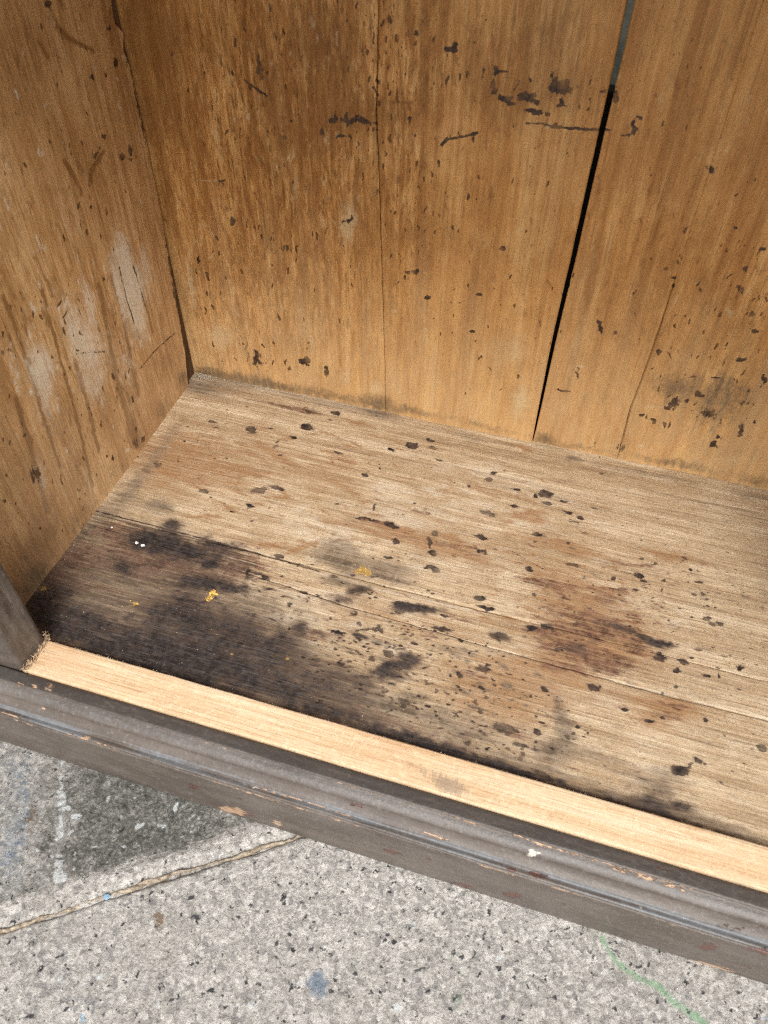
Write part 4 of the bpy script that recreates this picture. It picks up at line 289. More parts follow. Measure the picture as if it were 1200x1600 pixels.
def mat_wall(name, ax, cols, brown, pale, warm=0., figure=1., pale_op=.7):
    n = N(name)
    g = n.map(axis_scale(ax, .045, 1), jitter=True); gw = n.warp(g, .010, 12)
    fine = n.noise(gw, 420, 4, .72); mid = n.noise(gw, 125, 5, .62); wide = n.noise(gw, 28, 4, .6)
    fleck = n.noise(n.warp(n.map(axis_scale(ax, .17, 1), jitter=True), .012, 50), 170, 5, .68)
    blot = n.noise(n.co, 9, 4, .6); speck = n.noise(n.map(axis_scale(ax, .5, 1)), 420, 3, .75)
    run = n.noise(n.map(axis_scale(ax, .02, 1), jitter=True), 150, 4, .68); tick = n.noise(n.map(axis_scale(ax, .22, 1)), 330, 4, .72)
    fg = n.attr('fig') if figure > 1 else .3
    v = n.math('ADD', n.math('MULTIPLY', mid, .4), n.math('ADD', n.math('MULTIPLY', wide, .38), n.math('MULTIPLY', fine, .22)))
    c = n.ramp(v, list(zip((.36, .45, .53, .64), cols)))
    c = n.mix(n.ss(blot, .42, .68, 0, .5), c, n.mix(fine, tuple(x * .8 for x in brown), cols[1]))
    c = n.mix(n.math('MULTIPLY', n.ss(fleck, .49, .56, 0, .85), fg), c, brown)
    c = n.mix(n.math('MULTIPLY', n.ss(fleck, .44, .36, 0, .9), fg), c, cols[3])
    c = n.mix(n.ss(run, .52, .64, 0, .36), c, brown)
    c = n.mix(n.ss(run, .42, .32, 0, .3), c, cols[3])
    cloud = n.noise(n.map(axis_scale(ax, .45, 1)), 26, 5, .7)
    c = n.mix(n.ss(cloud, .50, .66, 0, .42), c, brown)
    c = n.mix(n.ss(cloud, .46, .34, 0, .3), c, cols[3])
    c = n.mix(n.ss(fine, .52, .66, 0, .42), c, tuple(x * .55 for x in cols[0]))
    c = n.mix(n.math('MULTIPLY', n.ss(tick, .56, .64, 0, 1.), n.math('MULTIPLY_ADD', fg, .7, .12)), c, tuple(x * .42 for x in brown))
    c = n.mix(n.math('MULTIPLY', n.ss(tick, .40, .30, 0, .8), n.math('MULTIPLY_ADD', fg, .6, .2)), c, tuple(min(1, x * 1.22) for x in cols[3]))
    c = n.mix(n.ss(speck, .60, .70, 0, .5), c, tuple(x * .4 for x in cols[0]))
    st = n.noise(n.map(axis_scale(ax, .12, 1)), 230, 5, .7); st2 = n.noise(n.co, 210, 5, .72)
    ps, f1 = n.layer(c, 'brown', n.mix(fine, tuple(x * .42 for x in brown), tuple(x * 1.0 for x in brown)), st, 1.5, .22, .95, .66 if figure > 1 else .82)
    # scrubbed paler towards the cabinet floor
    sep = n.t.nodes.new('ShaderNodeSeparateXYZ'); n.put(sep.inputs[0], n.co)
    low = n.ss(n.math('ADD', sep.outputs[2], n.math('MULTIPLY', n.math('SUBTRACT', wide, .5), .3)), .08, .32, warm, 0)
    ps = n.mix(n.math('MULTIPLY', low, n.ss(st, .3, .6, .5, 1)), ps, tuple(.75 * a + .25 * b for a, b in zip(pale, cols[3])))
    ps, f2 = n.layer(ps, 'pale', n.mix(st2, tuple(x * .8 for x in pale), tuple(min(1, x * 1.2) for x in pale)), n.mix(.5, st, st2), 1.5, .12, 1.0, pale_op)
    ps, f3 = n.layer(ps, 'grey', n.mix(st2, (.030, .022, .015), (.13, .10, .07)), n.mix(.5, st, st2), 1.7, .35, 1.1, .78)
    st4 = n.noise(n.map(axis_scale(ax, .35, 1)), 270, 5, .72)
    vt = n.math('MULTIPLY_ADD', n.math('SUBTRACT', st4, .5), 1.0, n.attr('tick'))
    ps = n.mix(n.ss(vt, .30, .52, 0, .9), ps, n.mix(n.ss(st2, .4, .6), tuple(x * .14 for x in brown), tuple(x * .5 for x in brown)))
    v4 = n.math('MULTIPLY_ADD', n.math('SUBTRACT', st4, .5), 1.7, n.attr('dark'))
    f4 = n.math('MULTIPLY', n.ss(v4, .34, .60), n.ss(n.noise(n.co, 50, 3), .33, .58, .6, .97))
    ps = n.mix(f4, ps, n.mix(n.ss(st2, .4, .62), (.014, .010, .009), (.075, .038, .020)))
    h = n.math('ADD', n.math('MULTIPLY', fine, .6), n.math('MULTIPLY', mid, .6))
    return n.done(ps, n.math('MULTIPLY_ADD', mid, .25, .40), n.bump(h, .0012, .8), .38)

def mat_fresh():
    n = N("fresh_planed_pine")
    g = n.map(axis_scale(0, .03, 1)); gw = n.warp(g, .006, 14)
    fine = n.noise(gw, 560, 3, .65); mid = n.noise(gw, 210, 4, .6); wide = n.noise(gw, 50, 3)
    saw = n.noise(n.map((1, .3, 1), rot=(0, 0, .9)), 420, 3, .68); fuzz = n.noise(n.co, 170, 5, .72); blot = n.noise(n.map((.3, 1, 1)), 22, 4, .6)
    c = n.ramp(n.math('ADD', n.math('MULTIPLY', mid, .55), n.math('MULTIPLY', wide, .45)), [(.34, (.55, .365, .20)), (.46, (.66, .48, .295)), (.57, (.72, .565, .38)), (.70, (.77, .64, .47))])
    c = n.mix(n.ss(blot, .45, .68, 0, .5), c, (.60, .38, .21))
    c = n.mix(n.ss(fine, .52, .66, 0, .6), c, (.44, .25, .125))
    c = n.mix(n.ss(fuzz, .50, .66, 0, .4), c, (.82, .68, .47))
    c = n.mix(n.ss(saw, .58, .70, 0, .3), c, (.82, .69, .49))
    c = n.mix(n.ss(saw, .42, .32, 0, .35), c, (.50, .31, .17))
    sep = n.t.nodes.new('ShaderNodeSeparateXYZ'); n.put(sep.inputs[0], n.co)
    c = n.mix(n.math('MULTIPLY', n.ss(sep.outputs[0], .13, .055, 0, .6), n.ss(fuzz, .4, .6)), c, (.50, .33, .19))
    c = n.mix(n.math('MULTIPLY', n.ss(sep.outputs[1], -.4350, -.4380, 0, .3), n.ss(saw, .4, .55)), c, (.30, .19, .12))
    d, f = n.layer(c, 'smudge', (.25, .20, .15), saw, 1.4, .4, .8, .65)
    return n.done(d, .62, n.bump(n.math('ADD', n.math('MULTIPLY', fine, .4), n.math('MULTIPLY', fuzz, .5)), .0016, .8), .3)

def mat_paint(name='worn_brown_paint', old=0.):
    n = N(name)
    a = n.noise(n.map((.25, 1, 1)), 60, 5, .65); b = n.noise(n.co, 260, 5, .74); c_ = n.noise(n.map((.04, 1, 1)), 420, 3, .65); d_ = n.noise(n.co, 14, 4, .6)
    c = n.ramp(a, [(.3, (.071, .055, .044)), (.5, (.100, .080, .065)), (.72, (.142, .119, .098))])
    c = n.mix(n.ss(d_, .45, .7, 0, .4), c, (.135, .115, .105))
    c = n.mix(n.ss(b, .54, .68, 0, .5), c, (.22, .20, .185))
    c = n.mix(n.ss(b, .42, .3, 0, .4), c, (.045, .035, .03))
    c = n.mix(n.ss(c_, .60, .74, 0, .3), c, (.055, .04, .035))
    st = n.noise(n.map((.35, 1, 1)), 420, 4, .65)
    c, f1 = n.layer(c, 'sky_sheen', n.mix(b, (.13, .14, .15), (.24, .255, .27)), b, .8, .2, 1.0, .75)
    c, f2 = n.layer(c, 'shade_band', (.035, .030, .028), st, 1.0, .25, .9, .7)
    c, f3 = n.layer(c, 'red', n.mix(b, (.07, .026, .020), (.15, .068, .05)), st, 1.8, .40, .62, .85)
    c, f4 = n.layer(c, 'wood', n.mix(st, (.30, .165, .09), (.62, .43, .28)), st, 1.8, .42, .65, .9)
    c, f5 = n.layer(c, 'white', (.58, .52, .44), b, 2.0, .42, .65, .9)
    if old:
        sc = n.noise(n.map((1, 1, .12), rot=(.15, .2, 0)), 260, 5, .7)
        c = n.mix(n.ss(sc, .55, .68, 0, .6), c, (.20, .165, .135)); c = n.mix(n.ss(sc, .42, .34, 0, .6), c, (.045, .033, .026))
    h = n.math('ADD', n.math('MULTIPLY', b, .35), n.math('MULTIPLY', a, .4)); h = n.math('SUBTRACT', h, n.math('MULTIPLY', n.math('MAXIMUM', f3, f4), .5))
    nb = n.bump(h, .0014, .9)
    return n.done(c, n.math('MULTIPLY_ADD', b, .3, .26), nb, .5)

def mat_granite(name, masks=True, tone=1.):
    n = N(name); k = lambda c: (c[0] * tone, c[1] * tone * .99, c[2] * tone * .965)
    w1 = n.warp(n.co, .006, 160)
    a = n.noise(w1, 300, 6, .78); b = n.noise(w1, 105, 5, .72); l = n.noise(n.co, 9, 5, .65); v = n.voro(w1, 240, out='Color')
    sp = n.t.nodes.new('ShaderNodeSeparateColor'); n.put(sp.inputs[0], v)
    c = n.ramp(a, [(.30, k((.13, .124, .115))), (.43, k((.27, .258, .24))), (.53, k((.37, .355, .333))), (.68, k((.52, .50, .47)))])
    c = n.mix(n.ss(sp.outputs[0], .60, .95, 0, .5), c, k((.58, .56, .53)))
    c = n.mix(n.ss(sp.outputs[1], .78, .92, 0, .6), c, k((.15, .145, .145)))
    c = n.mix(n.ss(b, .54, .63, 0, .5), c, k((.20, .19, .18)))
    c = n.mix(n.ss(b, .42, .33, 0, .4), c, k((.60, .575, .54)))
    c = n.mix(n.ss(l, .47, .68, 0, .4), c, k((.26, .24, .215)))
    c = n.mix(n.ss(n.noise(n.co, 420, 3, .7), .58, .68, 0, .75), c, k((.09, .085, .08)))
    pit = n.noise(n.warp(n.co, .003, 300), 135, 4, .68)
    c = n.mix(n.ss(pit, .605, .655, 0, .94), c, k((.035, .035, .04)))
    if masks:
        st = n.noise(n.co, 260, 5, .72); s2 = n.noise(n.co, 85, 6, .74)
        c, _ = n.layer(c, 'moss', n.ramp(a, [(.35, (.022, .022, .017)), (.50, (.075, .072, .058)), (.58, (.16, .16, .14)), (.70, (.38, .38, .35))]), s2, 2.4, .2, 1.0, .85)
        c, _ = n.layer(c, 'blue', (.13, .195, .27), n.mix(.5, st, s2), 2.0, .3, .9, .7)
        c, _ = n.layer(c, 'green', (.25, .42, .25), n.mix(.5, st, s2), 3.0, .35, .95, .72)
        c, _ = n.layer(c, 'rust', (.17, .10, .045), st, 1.6, .4, .8, .8)
        c, _ = n.layer(c, 'white', (.58, .60, .59), n.mix(.5, st, s2), 2.8, .50, .85, .8)
        c, _ = n.layer(c, 'lightblue', (.28, .46, .60), st, .9, .4, .6, .85)
        c, _ = n.layer(c, 'chip', n.mix(st, (.015, .015, .018), (.07, .07, .078)), st, 1.5, .46, .62, .92)
    h = n.math('ADD', n.math('MULTIPLY', a, .9), n.math('MULTIPLY', b, .8)); h = n.math('SUBTRACT', h, n.math('MULTIPLY', n.ss(pit, .62, .70), .5))
    return n.done(c, .85, n.bump(h, .0030, .9), .25)

def mat_simple(name, c0, c1, scale=200, rough=.7, sc=(1, 1, 1), bump=.0005):
    n = N(name); a = n.noise(n.map(sc), scale, 5, .65)
    return n.done(n.ramp(a, [(.32, c0), (.68, c1)]), rough, n.bump(a, bump, .8), .3)

M_floor = mat_floor()
M_back = mat_wall("varnished_pine_back", 2, [(.28, .115, .026), (.46, .212, .057), (.58, .300, .096), (.69, .42, .170)], (.27, .108, .022), (.58, .44, .25), .50, 2, .6)
M_left = mat_wall("brown_pine_side", 2, [(.36, .180, .062), (.49, .278, .110), (.59, .365, .165), (.68, .46, .235)], (.28, .128, .036), (.68, .60, .47), .15, 1, .9)
M_fresh = mat_fresh(); M_paint = mat_paint(); M_post = mat_paint('scraped_dark_timber', 1.)
M_granA = mat_granite("mossy_granite"); M_granB = mat_granite("speckled_granite", True, 1.30); M_granC = mat_granite("plain_granite", False)
M_mortar = mat_granite("pale_mortar", False, 1.35)
M_grit = mat_simple("sandy_grit", (.13, .095, .06), (.56, .47, .36), 230, .9, bump=.003)
M_raw = mat_simple("raw_brown_timber", (.055, .03, .014), (.14, .08, .04), 120, .7, (1, 1, .1))
M_gapblack = mat_simple("gap_black", (.008, .008, .008), (.02, .018, .016), 90, .8)
M_wall = mat_simple("grey_green_render", (.060, .062, .050), (.11, .115, .095), 60, .9)
M_fibre = mat_simple("torn_wood_fibre", (.34, .22, .13), (.72, .55, .36), 400, .8)
M_dust = mat_simple("pale_sawdust", (.45, .36, .26), (.80, .72, .60), 500, .8)
M_crumb = mat_simple("white_crumb", (.75, .74, .72), (.85, .85, .84), 500, .7)
M_bluechip = mat_simple("light_blue_paint_chip", (.16, .28, .40), (.34, .48, .58), 300, .6)
M_yellow = mat_simple("yellow_flakes", (.48, .27, .04), (.80, .56, .16), 600, .7)

# ------------------------------------------------------------------ paintings
PF = Painting(-12, 712, -414, 6, .8, 0, ['black', 'red', 'grey', 'tan', 'pale', 'spot', 'yellow'], ('spot', 'yellow')).load(FLOOR_STAINS_SHADE, FLOOR_STROKES, FLOOR_SPECKS, 0)
PB = Painting(-12, 702, 60, 540, .9, 1, ['dark', 'brown', 'grey', 'pale', 'fig', 'tick'], ('dark', 'tick')).load(BACK_STAINS, BACK_STROKES, BACK_SPECKS, 1)
PL = Painting(-450, 6, 60, 600, .9, 1, ['dark', 'brown', 'grey', 'pale', 'tick'], ('dark', 'tick')).load(LEFT_STAINS, LEFT_STROKES, LEFT_SPECKS, 1)
PG = Painting(-60, 640, -330, 230, 1.0, 2, ['white', 'blue', 'moss', 'green', 'rust', 'lightblue', 'chip'], ('chip', 'lightblue', 'white')).load(GROUND_STAINS, GROUND_STROKES, GROUND_SPECKS, 0)
PM = Painting(-20, 700, -2, 112, .8, 0, ['wood', 'white', 'red', 'sky_sheen', 'shade_band'], ('wood', 'white', 'red')).load(MOULD_STAINS, MOULD_STROKES, MOULD_SPECKS, 0)

def steps(a, b, fine0, fine1, d, coarse=.04):
    """positions from a to b, spaced d inside [fine0, fine1] and coarse outside"""
    o = []
    if a < fine0: o += list(np.linspace(a, fine0, max(2, int((fine0 - a) / coarse) + 1))[:-1])
    f0, f1 = max(a, fine0), min(b, fine1)
    o += list(np.linspace(f0, f1, max(2, int((f1 - f0) / d) + 1)))
    if b > fine1: o += list(np.linspace(fine1, b, max(2, int((b - fine1) / coarse) + 1))[1:])
    return np.array(o)
def edge_drop(n, widths):
    """rounded arris: how far the first and last rows of points fall below the face"""
    r = np.zeros(n); r[0] = r[-1] = widths; r[1] = r[-2] = widths * .25; return r

# ------------------------------------------------------------------ the cabinet
W, D, TOP = .88, .4385, .76
FZ = .07
cab = empty('cabinet', (0, 0, 0), 'old wooden cabinet with bare stained inside, its open bottom corner standing on granite paving', 'cabinet')

# floor boards: front edges follow measured joints
def jn(x, base, amp, s): return base + amp * vn(x / .11, x * 0 + s, 3) + .0006 * vn(x / .008, x * 0 + s, 4)
X = steps(-.012, W + .01, -.012, .705, .00115)
def floor_board(y_back, y_front, seed, lift, rows, bevel_b, bevel_f, fb=1, ffr=1):
    yb, yf = y_back(X), y_front(X)
    v = np.linspace(0, 1, rows)
    Yg = yb[None] * (1 - v[:, None]) + yf[None] * v[:, None]; Xg = np.repeat(X[None], rows, 0)
    Z = FZ + lift + .0008 * fbm(Xg / .12, Yg / .05, seed) + .00018 * fbm(Xg / .02, Yg / .0016, seed + 1)
    dr = np.zeros(rows); dr[0] = bevel_b; dr[1] = bevel_b * .3; dr[-1] = bevel_f; dr[-2] = bevel_f * .3
    fade = (np.interp(X, [0, .15, .22], [0, 0, 1]) if fb == 'j2' else np.interp(X, [0, .42, .49], [1, 1, .12]))[None]; ff = (np.interp(X, [0, .15, .22], [0, 0, 1]) if ffr == 'j2' else np.interp(X, [0, .42, .49], [1, 1, .12]))[None]
    half = np.arange(rows)[:, None] < rows / 2
    Z = Z - dr[:, None] * np.where(half, fade, ff)
    P = np.stack([Xg, Yg, Z], -1)
    return grid_obj('floor_board', P, (0, 0, -.016), M_floor, cab, PF.sample(Xg * 1000, Yg * 1000))
def j1b(x): return jn(x, -.2462, .003, 1) + 0 * x
def j1f(x): return j1b(x) - np.interp(x, [0, .1, .2, .4, .47, .9], [.0008, .0010, .0011, .0008, .0001, .00005])
def j2b(x): return jn(x, np.interp(x, [0, .13, .3, .46, .6, .9], [-.262, -.268, -.2815, -.2855, -.2875, -.284]), .001, 2)
def j2f(x): return j2b(x) - np.interp(x, [0, .15, .2, .4, .55, .7, .9], [.00002, .00002, .0004, .0007, .0009, .0012, .001])
floor_board(lambda x: 0 * x + .004, j1b, 21, .0003, 215, .0, .0007)
floor_board(j1f, j2b, 31, .0, 36, .0006, .0003, 1, 'j2')
floor_board(j2f, lambda x: 0 * x - .4085, 41, -.0001, 112, .0004, .0, 'j2', 1)

# back boards: left edge / right edge / crack curves given by height
Zc = [.05, .08, .149, .205, .238, .308, .37, .409, .45, .497, .53, 2.]
Zr = steps(.045, TOP, .045, .53, .0012)
cA = lambda z: np.interp(z, Zc, [.2492, .2491, .2475, .2455, .2445, .2419, .2396, .2371, .2381, .239, .239, .239]) + .0006 * vn(z / .013, z * 0 + 3, 5)
gL = lambda z: np.interp(z, [.05, .0762, .205, .3066, .4067, .4729, .5136, 2], [.4262, .4260, .4252, .4274, .4288, .4300, .4300, .43]) + .0004 * vn(z / .02, z * 0 + 5, 5)
gR = lambda z: np.interp(z, [.05, .077, .0900, .2058, .3074, .4073, .4734, .5142, 2], [.4266, .4270, .4277, .4291, .4320, .4335, .4350, .4356, .436]) + .0003 * vn(z / .02, z * 0 + 7, 5)
cC = lambda z: np.interp(z, [.05, .0806, .1437, .1869, .2267, .2706, .2977, 2], [.5226, .5228, .5205, .5224, .5237, .5241, .5237, .52]) + .0005 * vn(z / .01, z * 0 + 9, 5)
def back_board(left, right, seed, cracks=(), bow=.0, thick=.014, y0=0.):
    curves = [left] + [c for c, _ in cracks] + [right]
    cols = []; drop = []
    xm = [float(c(np.array([.25]))[0]) for c in curves]
    for k in range(len(curves) - 1):
        a, b = curves[k](Zr), curves[k + 1](Zr)
        ha = cracks[k - 1][1](Zr) if k > 0 else 0 * Zr; hb = cracks[k][1](Zr) if k < len(cracks) else 0 * Zr
        if k > 0: cols.append(a); drop.append(-ha * 9)
        a, b = a + ha, b - hb
        nn = max(3, int((min(xm[k + 1], .705) - xm[k]) / .0013)) if xm[k] < .7 else 6
        for t in (steps(0, 1, 0, min(1, (.705 - xm[k]) / (xm[k + 1] - xm[k])), 1 / max(nn, 3) * min(1, (.705 - xm[k]) / (xm[k + 1] - xm[k])), .2) if xm[k] < .7 else np.linspace(0, 1, 6)):
            cols.append(a * (1 - t) + b * t); drop.append(0 * Zr)
    Xg = np.stack(cols, 1); Zg = np.repeat(Zr[:, None], Xg.shape[1], 1); Dg = np.stack(drop, 1)
    u = (Xg - Xg[:, :1]) / (Xg[:, -1:] - Xg[:, :1])
    Yg = y0 + bow * (1 - 4 * (u - .5) ** 2) + .0010 * fbm(Xg / .06, Zg / .25, seed) + .00018 * fbm(Xg / .0018, Zg / .03, seed + 1)
    Yg = Yg - Dg
    Yg[:, 0] += .0006; Yg[:, -1] += .0006
    return grid_obj('back_board', np.stack([Xg, Yg, Zg], -1), (0, thick, 0), M_back, cab, PB.sample(Xg * 1000, Zg * 1000))
lA = lambda z: -.012 + 0 * z
back_board(lA, lambda z: cA(z) - np.interp(z, [.05, .16, .25, .55, 2], [.00012, .0003, .0005, .0006, .0006]), 51, bow=.0012)
back_board(cA, gL, 61, bow=-.0010)
back_board(gR, lambda z: .742 + 0 * z, 71, cracks=[(cC, lambda z: np.interp(z, [.05, .08, .10, .24, .29, .31, 2], [.0004, .0005, .0010, .0008, .0005, .00001, .00001]))], bow=.0010, y0=.0008)
back_board(lambda z: .7426 + 0 * z, lambda z: W + .01 + 0 * z, 81)

# left side panel with a ragged, shrunken rear edge, and the stile that shows behind it
Zs = steps(.03, TOP, .045, .56, .0014)
re = np.interp(Zs, [.03, .0724, .1097, .1392, .1844, .2172, .2666, .31, .40, .425, .44, .452, .462, .475, .50, 2], [-.028, -.0250, -.0165, -.0150, -.0100, -.0080, -.0040, -.0026, -.0026, -.004, -.0085, -.0026, -.013, -.012, -.0026, -.0026])
re = re + .0012 * vn(Zs / .006, Zs * 0 + 2, 6) * (re < -.0015) + .0008 * vn(Zs / .02, Zs * 0, 7) * (re < -.0015)
ny = 300
v = np.linspace(0, 1, ny)
Yg = re[:, None] * (1 - v) + (-.436) * v; Zg = np.repeat(Zs[:, None], ny, 1)
Xg = .0026 + .0022 * np.exp(-((Yg + .165) / .11) ** 2) * np.exp(-np.clip(Zg - .07, 0, 9) / .10) + .0012 * fbm(Yg / .07, Zg / .3, 91) + .0002 * fbm(Yg / .002, Zg / .03, 92)
# knocked groove drips and the long curl of torn grain
Xg[:, 0] -= .0008
grid_obj('side_panel', np.stack([Xg, Yg, Zg], -1), (-.016, 0, 0), M_left, cab, PL.sample(Yg * 1000, Zg * 1000))
box_grid('corner_stile', (-.030, -.0008), (-.036, -.0010), (.03, TOP), M_raw, cab, ch=.001)
# right side panel, outside the frame
Yr = np.linspace(-.436, 0, 30); Zq = np.linspace(.03, TOP, 30); Yq, Zq2 = np.meshgrid(Yr, Zq)
grid_obj('side_panel', np.stack([W + .001 * fbm(Yq / .07, Zq2 / .3, 93), Yq, Zq2], -1), (.016, 0, 0), M_left, cab)
box_grid('unseen_top_board', (-.03, W + .03), (-.46, .016), (TOP, TOP + .018), M_raw, cab, ch=.002)  # out of view; set low so that it shades the upper walls

# front rail of fresh wood
def strip(name, xs, prof, mat, attrs_fn=None, wob=0, seed=0, closed_back=None):
    """sweep a (y,z) profile along X; profile points may vary with x through wob"""
    pr = np.array(prof); sl = np.r_[0, np.cumsum(np.linalg.norm(np.diff(pr, axis=0), axis=1))]
    n, m = len(xs), len(pr)
    Xg = np.repeat(xs[:, None], m, 1); Yg = np.repeat(pr[None, :, 0], n, 0); Zg = np.repeat(pr[None, :, 1], n, 0)
    S_ = np.repeat(sl[None], n, 0)
    Yg = Yg + wob * fbm(Xg / .03, S_ / .004, seed); Zg = Zg + wob * fbm(Xg / .03, S_ / .004, seed + 1)
    V = np.stack([Xg, Yg, Zg], -1).reshape(-1, 3); F = []
    for i in range(n - 1):
        for j in range(m - 1):
            F.append((i * m + j, (i + 1) * m + j, (i + 1) * m + j + 1, i * m + j + 1))
        F.append((i * m + m - 1, (i + 1) * m + m - 1, (i + 1) * m, i * m))
    F.append(tuple(range(m))); F.append(tuple((n - 1) * m + j for j in reversed(range(m))))
    at = attrs_fn(Xg.ravel(), S_.ravel()) if attrs_fn else None
    return mesh_obj(name, V, F, mat, cab, True, at), sl
xr = steps(.0552, W - .05, .0552, .70, .0022)
rail_prof = [(-.4384, .055), (-.4384, .0842), (-.4378, .0850)] + [(y, .0852 + .0001 * math.sin(y * 900)) for y in np.linspace(-.4368, -.4072, 14)] + [(-.4062, .0849), (-.4056, .0841), (-.4056, .055)]
def sm_attr(x, s):
    return {'smudge': .9 * np.exp(-((x - .432) / .02) ** 2 - ((s - .037) / .008) ** 2) + .5 * np.exp(-((x - .40) / .03) ** 2 - ((s - .045) / .006) ** 2)}
rail, _ = strip('front_rail', xr, rail_prof, M_fresh, sm_attr, .00035, 5)
rail['label'] = 'fresh pale unpainted wooden rail with sawn edge'

# moulding and plinth under it
PROF = [(-.4399, .0800), (-.4401, .0829), (-.4406, .0834), (-.4425, .0834), (-.4450, .0833), (-.4475, .0832), (-.4500, .0831), (-.4514, .0829), (-.4519, .0825), (-.4521, .0814), (-.4524, .0812), (-.4545, .0808), (-.4565, .0800), (-.4585, .0789), (-.4603, .0774), (-.4606, .0770), (-.4609, .0758), (-.4620, .0744), (-.4632, .0730), (-.4645, .0718), (-.4660, .0706), (-.4676, .0697), (-.4679, .0693), (-.4683, .0675), (-.4688, .0671), (-.4698, .0672), (-.4710, .0678), (-.4722, .0683), (-.4731, .0683), (-.4737, .0678), (-.4740, .0664)]
PLI = [(-.4730, .0668), (-.4744, .0670), (-.4750, .0664), (-.4752, .0650), (-.4752, .055), (-.4752, .045), (-.4752, .035), (-.4752, .025), (-.4752, .015), (-.4752, .006), (-.4750, .0025), (-.4742, .0010)]
# arclength offsets that match the measured profile used for the chips
REF = np.array([(-.4385, .0830), (-.4398, .0836), (-.4500, .0832), (-.4520, .0826), (-.4560, .0806), (-.4600, .0780), (-.4625, .0750), (-.4655, .0715), (-.4675, .0694), (-.4695, .0687), (-.4718, .0684), (-.4738, .0683), (-.4748, .0674), (-.4750, .0655), (-.4748, .0030), (-.4740, .0008)])
RS = np.r_[0, np.cumsum(np.linalg.norm(np.diff(REF, axis=0), axis=1))]
def paint_attr(prof, close):
    def f(x, s):
        a = PM.sample(x * 1000, s * 1000)
        streaky = .5 + fbm(x / .05, s / .002, 77)
        box = lambda p, q, e: 1 / (1 + np.exp(-(s - p) / e)) / (1 + np.exp((s - q) / e))
        a['sky_sheen'] = np.clip(box(.0335, .0413, .0006) * (.62 + 1.1 * (streaky - .5)) + .42 * box(.0140, .0232, .0007), 0, 1)  # sky reflection painted as pale bands in the groove and upper slope
        a['shade_band'] = np.clip(.80 * box(-.01, .0134, .0004) * (1 + .5 * (streaky - .5)) + .55 * box(.0228, .0262, .0008) + .5 * box(.0318, .0342, .0004), 0, 1)  # painted darkening: interior's dark reflection on the flat top, dark lines in creases
        worn = .9 * np.exp(-((s - .0142) / .0005) ** 2) * np.clip((vn(x / .06, x * 0 + 4, 8) + np.interp(x, [.3, .42, .45, .60, .66], [.1, .1, .6, .6, .0])) * 2, 0, .95) + np.exp(-((s - .0436) / .0006) ** 2) * np.clip((vn(x / .03, x * 0 + 6, 8) + .12) * 2.4, 0, .8)
        a['wood'] = np.maximum(a['wood'], worn)
        return a
    return f
xm_ = steps(-.05, W + .05, -.01, .71, .002)
def sweep(name, prof, offs, back_pts, mat, seed, wob):
    """like strip, with mask lookups along the reference profile"""
    full = prof + back_pts
    def at(x, s):
        n = len(full); S2 = np.zeros(n)
        for i, (y, z) in enumerate(full):
            d = [(math.hypot(y - ((1 - t) * REF[k][0] + t * REF[k + 1][0]), z - ((1 - t) * REF[k][1] + t * REF[k + 1][1])), RS[k] + t * (RS[k + 1] - RS[k])) for k in range(len(REF) - 1) for t in np.linspace(0, 1, 21)]
            S2[i] = min(d)[1]
        s2 = np.tile(S2, len(x) // n)
        return paint_attr(prof, 0)(x, s2)
    return strip(name, xm_, full, mat, at, wob, seed)[0]
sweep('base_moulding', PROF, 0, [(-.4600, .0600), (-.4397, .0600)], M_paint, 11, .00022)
pl = []
for (a, b) in zip(PLI[:-1], PLI[1:]):
    kk = max(1, int(math.dist(a, b) / .0022))
    pl += [(a[0] + (b[0] - a[0]) * t / kk, a[1] + (b[1] - a[1]) * t / kk) for t in range(kk)]
pl.append(PLI[-1])
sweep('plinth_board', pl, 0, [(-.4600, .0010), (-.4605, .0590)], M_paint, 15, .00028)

# front posts
def post(x0, x1, name='front_post'):
    zs = steps(.0, TOP, .0, .22, .003); nz = len(zs)
    c = .0016
    ring = [(x0, -.4383 + c), (x0 + c, -.4383)] + [(x, -.4383) for x in np.linspace(x0 + .004, x1 - .004, 8)] + [(x1 - c, -.4383), (x1, -.4383 + c)] + [(x1, y) for y in np.linspace(-.4340, -.4090, 12)] + [(x1, -.4048 - c), (x1 - c, -.4048), (x0 + c, -.4048), (x0, -.4048 - c)]
    m = len(ring); V = []
    for z in zs:
        for (x, y) in ring:
            k = .0011 * fbm(np.array([z / .05]), np.array([y / .004 + x / .006]), 17)[0] if z > .0862 else 0
            k += (.0012 * max(0, 1 - abs(z - .125) / .12)) * (y + .4383) / .03 * 2.0
            V.append((x + (k if x > (x0 + x1) / 2 else 0), y - (abs(k) * .4 if y > -.4383 + c else 0), z))
    F = [(i * m + j, i * m + (j + 1) % m, (i + 1) * m + (j + 1) % m, (i + 1) * m + j) for i in range(nz - 1) for j in range(m)]
    F.append(tuple(range(m))[::-1]); F.append(tuple((nz - 1) * m + j for j in range(m)))
    return mesh_obj(name, V, F, M_post, cab, True)
post(-.028, .0500)
post(W - .05, W + .028)

